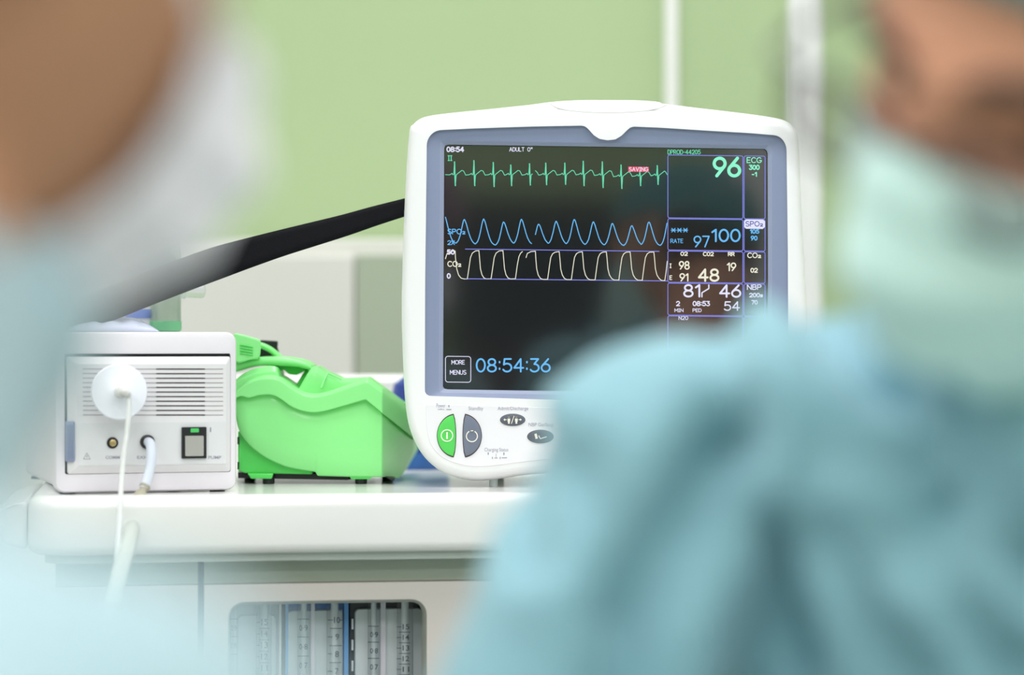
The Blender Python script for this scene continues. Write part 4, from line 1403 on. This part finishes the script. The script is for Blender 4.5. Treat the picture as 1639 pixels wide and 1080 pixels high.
#PEOPLE
# ------------------------------------------------------------------ people
def voxel(g, size, smooth_it=4, keep=None):
    """fuse overlapping solids into one continuous surface, returned as a Geo"""
    me = bpy.data.meshes.new('v')
    me.from_pydata([tuple(v) for v in g.V], [], g.F)
    bm = bmesh.new()
    bm.from_mesh(me)
    bmesh.ops.recalc_face_normals(bm, faces=bm.faces)
    bm.to_mesh(me)
    bm.free()
    o = bpy.data.objects.new('v', me)
    COL.objects.link(o)
    m = o.modifiers.new('r', 'REMESH')
    m.mode = 'VOXEL'
    m.voxel_size = size
    if smooth_it:
        s = o.modifiers.new('s', 'SMOOTH')
        s.iterations = smooth_it
        s.factor = 0.6
    bpy.context.view_layer.update()
    dg = bpy.context.evaluated_depsgraph_get()
    r = bpy.data.meshes.new_from_object(o.evaluated_get(dg))
    out = Geo().add([v.co.copy() for v in r.vertices], [tuple(p.vertices) for p in r.polygons])
    out.N = [v.normal.copy() for v in r.vertices]
    bpy.data.objects.remove(o)
    bpy.data.meshes.remove(r)
    bpy.data.meshes.remove(me)
    return out


def ga(x, s):
    return math.exp(-(x / s) ** 2)


def head_local(th, ph, grow=0.0, features=True):
    """surface of a head; +y is the face, z=0 eye level"""
    cx, cy, cz = math.cos(ph) * math.sin(th), math.cos(ph) * math.cos(th), math.sin(ph)
    x = (.076 + grow) * cx
    z = (.118 + grow) * cz if cz > 0 else (.120 + grow) * cz
    y = ((.090 + grow) * abs(cy) ** .85 if cy > 0 else -(.102 + grow) * abs(cy)) * (1 if cz > -.2 else 1)
    t = max(0, -cz)
    x *= 1 - .28 * t ** 1.6
    if cy < 0:
        y *= 1 - .45 * t ** 1.2
    else:
        y += .012 * ga(z + .10, .03) * cy
    if features and cy > 0:
        fy = 0
        fy += (.006 + .022 * max(0, min(1, (.004 - z) / .045))) * ga(x, .0095) * (1 if -.046 < z < .01 else ga(z + .046, .006) if z < -.046 else ga(z - .01, .012))
        fy += .007 * ga(x, .017) * ga(z + .044, .009)
        fy -= .013 * (ga(x - .031, .015) + ga(x + .031, .015)) * ga(z, .011)
        fy += .006 * ga(z - .020, .009) * (ga(x - .028, .022) + ga(x + .028, .022))
        fy += .007 * ga(x, .020) * (ga(z + .070, .005) + ga(z + .080, .005))
        fy -= .004 * ga(x, .018) * ga(z + .090, .006)
        fy += .009 * ga(x, .018) * ga(z + .105, .012)
        fy += .005 * (ga(x - .045, .018) + ga(x + .045, .018)) * ga(z + .030, .02)
        y += fy
    return Vector((x, y, z))


def head_geo(tf, nu=120, nv=90):
    rings = []
    for j in range(1, nv):
        ph = -math.pi / 2 + math.pi * j / nv
        rings.append([tf(head_local(2 * math.pi * k / nu, ph)) for k in range(nu)])
    return loft(rings)


def axes(yaw, pitch, roll):
    """head/torso frame: yaw 0 looks away from the camera (+y), 180 towards it; x axis is the person's right"""
    return Matrix.Rotation(math.radians(yaw), 3, 'Z') @ Matrix.Rotation(math.radians(-pitch), 3, 'X') @ Matrix.Rotation(math.radians(roll), 3, 'Y')


def mask_geo(tf, seed=0, half=74, low=.142):
    rows, cols = 46, 60
    V, F = [], []
    for j in range(rows):
        v = j / (rows - 1)
        for i in range(cols):
            a = -1 + 2 * i / (cols - 1)
            th = math.radians(half) * a
            zt = .0 - .028 * abs(a) ** .8
            zb_ = -low + .030 * abs(a) ** 2
            z = zt + (zb_ - zt) * v
            cz = max(-.97, z / .120)
            ph = math.asin(cz) if cz > -.9 else math.asin(-.9)
            p = head_local(th, ph, .005, False)
            p.z = z
            if z < -.11:
                p.y *= 1 - 2.2 * (-.11 - z) / .12
            front = max(0, math.cos(th))
            puff = .026 * ga(a, .34) * ga(v - .32, .34) + .010 * math.sin(math.pi * v) * front + .012 * ga(a, .5) * ga(v - .85, .25)
            pleat = .0022 * (1 - abs(a) ** 3) * math.sin(v * 2 * math.pi * 4)
            n = Vector((math.sin(th) * .5, math.cos(th), 0)).normalized()
            wr = .0025 * noise.noise(Vector((a * 4 + seed, v * 3, seed)))
            V.append(tf(p + n * (puff + pleat + wr)))
    for j in range(rows - 1):
        for i in range(cols - 1):
            q = j * cols + i
            F.append((q, q + 1, q + cols + 1, q + cols))
    return Geo().add(V, F)


def cap_geo(tf, seed=0, low_front=.055, low_back=-.03):
    rings = []
    nu = 96
    for j in range(34):
        f = j / 33
        ring = []
        for k in range(nu):
            th = 2 * math.pi * k / nu
            c = math.cos(th)
            edge = low_back + (low_front - low_back) * ((c + 1) / 2) ** .8
            p0 = math.asin(max(-.95, min(.95, edge / .125)))
            ph = p0 + (math.radians(89) - p0) * f
            p = head_local(th, ph, .006 + .004 * math.sin(math.pi * min(1, f * 1.4)), False)
            p += p.normalized() * .004 * noise.noise(Vector((math.sin(th) * 3, math.cos(th) * 3, f * 4 + seed)))
            ring.append(tf(p))
        rings.append(ring)
    return loft(rings, False, True)


def hand_geo(wrist, fwd, nrm, side=1, curl=.5):
    """palm, five separate fingers and a thumb leaving the side of the palm"""
    f, n = Vector(fwd).normalized(), Vector(nrm).normalized()
    s = f.cross(n).normalized() * side
    n = s.cross(f).normalized() * side
    w_ = Vector(wrist)
    g = Geo()
    g.join(capsule(w_ - f * .03, w_ + f * .012, .024, .025))
    lens = [(.042, .026, .020), (.046, .029, .022), (.043, .027, .021), (.034, .020, .018)]
    for k, off in enumerate((-.030, -.010, .010, .029)):
        b = w_ + f * (.080 - .004 * abs(k - 1.2)) + s * off
        g.join(capsule(w_ + s * off * .6 + f * .005, b, .015, .0115))
        d = f.copy()
        p = b
        rs = (.0098, .0088, .0082, .0074)
        for q, L in enumerate(lens[k]):
            ang_ = curl * (.75 + .15 * k) * (q + 1) * .55
            dd = (f * math.cos(ang_) + n * math.sin(ang_)).normalized()
            p2 = p + dd * L
            g.join(capsule(p, p2, rs[q], rs[q + 1], 14))
            p = p2
    b = w_ + f * .022 - s * .026
    d1 = (f * .55 - s * .75 + n * .35).normalized()
    p1 = b + d1 * .042
    p2 = p1 + (f * .8 - s * .35 + n * .45).normalized() * .032
    p3 = p2 + (f * .85 - s * .05 + n * .5).normalized() * .026
    g.join(capsule(b, p1, .0155, .0115)).join(capsule(p1, p2, .0112, .0098)).join(capsule(p2, p3, .0096, .0082))
    return g


def surgeon(label, head_c, hyaw, hpitch, hroll, neck, shR, shL, elR, elL, wrR, wrL, hip, feet, mats, folds=(), glasses=False, shoulder_r=.062, arm_r=(.056, .050, .042), low_front=.055, low_back=-.03, mask_half=74, mask_low=.142,
            extra=None, hand_dirs=None, gown_len=.42, chest=None):
    skin, cap_m, mask_m, gown_m = mats
    R = axes(hyaw, hpitch, hroll)
    hc = Vector(head_c)
    tf = lambda p: hc + R @ Vector((-p.x, p.y, p.z))
    neck, shR, shL, elR, elL, wrR, wrL, hip = [Vector(v) for v in (neck, shR, shL, elR, elL, wrR, wrL, hip)]
    t = Thing('person', label, 'person', (hip.x, hip.y, 0))
    # body: head, ears, neck, shoulders, arms and legs fused into one surface
    g = head_geo(tf)
    for sx in (-1, 1):
        e = tf(Vector((sx * .077, -.008, -.012)))
        g.join(sphere(e, (.006, .019, .031), 18, 14, R @ Matrix.Rotation(math.radians(-12 * sx), 3, 'Z')))
        g.join(capsule(tf(Vector((sx * .070, -.004, -.034))), tf(Vector((sx * .078, -.008, -.038))), .008, .006, 12))
    nk = tf(Vector((0, -.035, -.075)))
    g.join(capsule(nk, neck, .052, .040))
    g.join(capsule(neck - Vector((0, .0, .045)), shR - Vector((0, 0, .02)), .024, .026)).join(capsule(neck - Vector((0, 0, .045)), shL - Vector((0, 0, .02)), .024, .026))
    mid = (shR + shL) / 2
    g.join(capsule(neck, mid + (hip - mid) * .5, .06, .08)).join(capsule(mid + (hip - mid) * .4, hip, .09, .10))
    for s, e, w_ in ((shR, elR, wrR), (shL, elL, wrL)):
        g.join(capsule(s, e, .032, .028)).join(capsule(e, w_, .028, .023))
    for sgn, ft in zip((-1, 1), feet):
        ft = Vector(ft)
        side = (shL - shR)
        side.z = 0
        side.normalize()
        hj = hip + side * sgn * .07 - Vector((0, 0, .03))
        knee = (hj + ft) / 2 + Vector((0, -.03, .0))
        g.join(capsule(hj, knee, .075, .055)).join(capsule(knee, ft + Vector((0, 0, .09)), .055, .038))
    body = t.part('body', voxel(g, .0042, 3), skin, smooth=180, recalc=False)
    # eyes, brows
    for sx in (-1, 1):
        ec = tf(Vector((sx * .031, .0645, .0)))
        ey = t.part('eye', sphere(ec, .0120, 28, 20), EYE_W)
        fd = (R @ Vector((0, 1, -.15))).normalized()
        t.part('iris', sphere(ec + fd * .0085, .0058, 20, 12), IRIS, parent=ey)
        bp = spline([tf(Vector((sx * a, b, c))) for a, b, c in ((.012, .0925, .019), (.024, .0915, .024), (.038, .085, .025), (.050, .0735, .020))], 5)
        t.part('eyebrow', tube(bp, [.0026] * 3 + [.0048] * (len(bp) - 6) + [.0020] * 3, 8, flat=.8), HAIR)  # thickened to imitate the brow's shadow over the eye
        for (pa, pb) in ((18, 89), (-89, -24)):
            lid = loft([[ec + R @ Vector((-.0128 * math.cos(math.radians(pa + (pb - pa) * j / 8)) * math.cos(q), .0128 * math.cos(math.radians(pa + (pb - pa) * j / 8)) * math.sin(q),
                                          .0128 * math.sin(math.radians(pa + (pb - pa) * j / 8)))) for q in [math.pi * k / 16 for k in range(17)]] for j in range(9)], False, False, closed=False)
            t.part('eyelid', lid, skin, parent=ey, solid=.0012)
    # hair at the temples and nape, below the cap
    hr = []
    V, F = [], []
    for j in range(8):
        for k in range(40):
            th = math.radians(102 + 156 * k / 39)
            ph = math.radians(-26 + 30 * j / 7)
            V.append(tf(head_local(th, ph, .003, False)))
    for j in range(7):
        for k in range(39):
            q = j * 40 + k
            F.append((q, q + 1, q + 41, q + 40))
    t.part('hair', Geo().add(V, F), HAIR, solid=.004)
    t.part('surgical_cap', cap_geo(tf, hyaw, low_front, low_back), cap_m, smooth=60, solid=.0015)
    mk = t.part('surgical_mask', mask_geo(tf, hyaw, mask_half, mask_low), mask_m, smooth=70, solid=.0012)
    on_head = lambda deg, z, grow: tf(head_local(math.radians(deg), math.asin(z / .120), grow, False))
    for sx in (-1, 1):
        for z0, z1, gr in ((-.030, .045, .0125), (-.098, -.070, .010)):
            pts = [on_head(sx * (mask_half - 4 + (176 - mask_half) * k / 14), z0 + (z1 - z0) * k / 14, gr if k > 3 else .008 + (gr - .008) * k / 4) for k in range(15)]
            t.part('mask_tie', tube(pts, .0024, 8, flat=.5), mask_m, parent=mk)
    if glasses:
        gl = Geo()
        fr = None
        for sx in (-1, 1):
            pts = []
            for k in range(40):
                a = 2 * math.pi * k / 40
                q = Vector((sx * .034 + .0255 * (abs(math.cos(a)) ** .8) * math.copysign(1, math.cos(a)), .106 - .0004 * (sx * .034 + .025 * math.cos(a)) ** 2 * 1000 * .6, -.006 + .0165 * (abs(math.sin(a)) ** .8) * math.copysign(1, math.sin(a))))
                pts.append(tf(q))
            gl.join(tube(pts + [pts[0]], .0014, 10, caps=False))
            if sx == -1:
                lensL = pts
            else:
                lensR = pts
        gl.join(tube(spline([tf(Vector((-.009, .105, -.002))), tf(Vector((0, .109, .002))), tf(Vector((.009, .105, -.002)))], 4), .0018, 10))
        fo = t.part('spectacles', gl, GLS_FRAME)
        for pts in (lensL, lensR):
            t.part('lens', Geo().add(pts, [tuple(range(len(pts)))]), LENS, parent=fo, smooth=0, solid=.0015)
        for sx in (-1, 1):
            t.part('temple', tube(spline([tf(Vector((sx * .0595, .101, .004))), tf(Vector((sx * .075, .09, .006))), tf(Vector((sx * .082, .03, .004))), tf(Vector((sx * .082, -.012, -.002))), tf(Vector((sx * .080, -.03, -.022)))], 6), .0019, 8), GLS_FRAME, parent=fo)
    # gown
    g = Geo()
    mid = (shR + shL) / 2
    nb = neck + (mid - neck) * .15
    g.join(capsule(nb, nb + (mid - nb) * .6, .062, .08))
    g.join(capsule(nb, shR, .060, shoulder_r)).join(capsule(nb, shL, .060, shoulder_r))
    g.join(capsule(mid + (hip - mid) * .15, mid + (hip - mid) * .55, .12, .14))
    for s in (shR, shL):
        g.join(capsule(s, mid + (hip - mid) * .45, shoulder_r, .10))
    g.join(capsule(mid + (hip - mid) * .5, hip, .145, .165))
    g.join(capsule(hip, Vector((hip.x, hip.y, hip.z - gown_len)), .165, .21, 28))
    for s, e, w_ in ((shR, elR, wrR), (shL, elL, wrL)):
        g.join(capsule(s, e, arm_r[0], arm_r[1])).join(capsule(e, w_, arm_r[1], arm_r[2]))
    if chest:
        for c_, r_ in chest:
            g.join(sphere(c_, r_, 28, 20))
    go_ = voxel(g, .0065, 8)
    V2 = []
    for v, n in zip(go_.V, go_.N):
        q = v.copy()
        s1 = Vector((v.x * 9, v.y * 9, v.z * 3.2))
        dsp = .007 * noise.noise(s1) + .004 * noise.noise(Vector((v.x * 24, v.y * 24, v.z * 9)))
        if n.y < .35:
            for (poly, wd, dep) in folds:
                best = 9
                ft_ = 0
                for (a, b) in zip(poly, poly[1:]):
                    ab = b - a
                    tt = max(0, min(1, ((v.x - a.x) * ab.x + (v.z - a.z) * ab.z) / (ab.x ** 2 + ab.z ** 2)))
                    dd = math.hypot(v.x - a.x - ab.x * tt, v.z - a.z - ab.z * tt)
                    best = min(best, dd)
                dsp -= dep * (ga(best, wd) - .22 * ga(best - wd * 2.2, wd))
        V2.append(q + n * dsp)
    go_.V = V2
    gw = t.part('surgical_gown', go_, gown_m, smooth=180, recalc=False)
    # gloves
    for s, (e, w_) in enumerate(((elR, wrR), (elL, wrL))):
        d = (w_ - e).normalized()
        t.part('glove', voxel(hand_geo(w_ + d * .03, d, Vector((0, 0, -1)), 1 if s else -1), .0026, 2), LATEX, smooth=180, recalc=False)
    # shoes and trouser legs
    for sgn, ft in zip((-1, 1), feet):
        ft = Vector(ft)
        fw = (hip - mid)
        fw = Vector((-(hip.x - mid.x), -(hip.y - mid.y), 0))
        fw = fw.normalized() if fw.length > .02 else Vector((0, -1, 0))
        g = capsule(ft + Vector((0, 0, .045)) - fw * .06, ft + Vector((0, 0, .040)) + fw * .13, .040, .038)
        sg = voxel(g.join(capsule(ft + Vector((0, 0, .06)), ft + Vector((0, 0, .075)), .045, .045)), .006, 2)
        for v in sg.V:
            v.z = max(v.z, .0)
        t.part('shoe', sg, SHOE, smooth=180, recalc=False)
        side = (shL - shR)
        side.z = 0
        side.normalize()
        hj = hip + side * sgn * .07 - Vector((0, 0, .09))
        knee = (hip + side * sgn * .07 - Vector((0, 0, .03)) + ft) / 2 + Vector((0, -.03, 0))
        t.part('trouser_leg', loft([[c_ + Vector((math.cos(a) * r_, math.sin(a) * r_, 0)) for a in [2 * math.pi * k / 24 for k in range(24)]] for c_, r_ in
                                    ((hj, .085), (knee, .080), (ft + Vector((0, 0, .25)), .072), (ft + Vector((0, 0, .09)), .070))], False, False), TROUSER, solid=.002)
    return t


def fold(pts, d, w_, dep):
    return ([P(x, y, d) for x, y in pts], w_, dep * 1.35)


FR = [fold([(1372, 515), (1395, 600), (1415, 700), (1450, 800)], .97, .016, .031),
      fold([(1520, 660), (1550, 760), (1590, 850), (1640, 900)], .95, .010, .016),
      fold([(1180, 700), (1110, 800), (1050, 900), (1000, 1000), (985, 1100)], .96, .011, .016),
      fold([(1180, 530), (1165, 620), (1150, 700)], .97, .010, .007),
      fold([(850, 700), (840, 800), (860, 900)], .96, .008, .008),
      fold([(930, 760), (960, 860), (985, 960)], .96, .010, .008),
      fold([(1255, 840), (1280, 940), (1300, 1080)], .95, .008, .009),
      fold([(1350, 850), (1400, 960), (1470, 1080)], .95, .008, .009),
      fold([(1470, 860), (1530, 960), (1600, 1060)], .95, .009, .009)]
surgeon('bent person in teal gown, mint mask and dark spectacles on the right', P(1778, 68, .89), 124, 22, -25,
        P(1640, 640, 1.03), P(1060, 752, 1.02), P(2090, 900, .93), P(785, 1400, .96), P(2080, 1700, .86), P(1150, 1850, .78), P(1560, 1950, .70),
        (.40, -.62, .86), ((.30, -.66, 0), (.52, -.60, 0)), (SKIN_R, CAP_T, MASK_G, GOWN_R), FR, glasses=True, shoulder_r=.055,
        mask_low=.149, chest=[(P(1305, 690, 1.02), .053), (P(1450, 700, 1.0), .055)])
surgeon('person at the left in pale aqua gown, white mask and mauve cap, face turned right', P(-92, -200, .70), -50, 20, 0,
        P(-330, 420, .66), P(-640, 1000, .60), P(-600, 1270, .50), P(140, 1350, .45), P(-300, 1500, .40), P(400, 1900, .50), P(0, 2300, .40),
        (-.42, -1.42, .88), ((-.50, -1.30, 0), (-.36, -1.52, 0)), (SKIN_L, CAP_P, MASK_W, GOWN_L), [], low_front=.045, low_back=-.06,
        mask_half=52, mask_low=.124, chest=[(P(-40, 525, .68), .036), (P(-180, 640, .66), .045)])
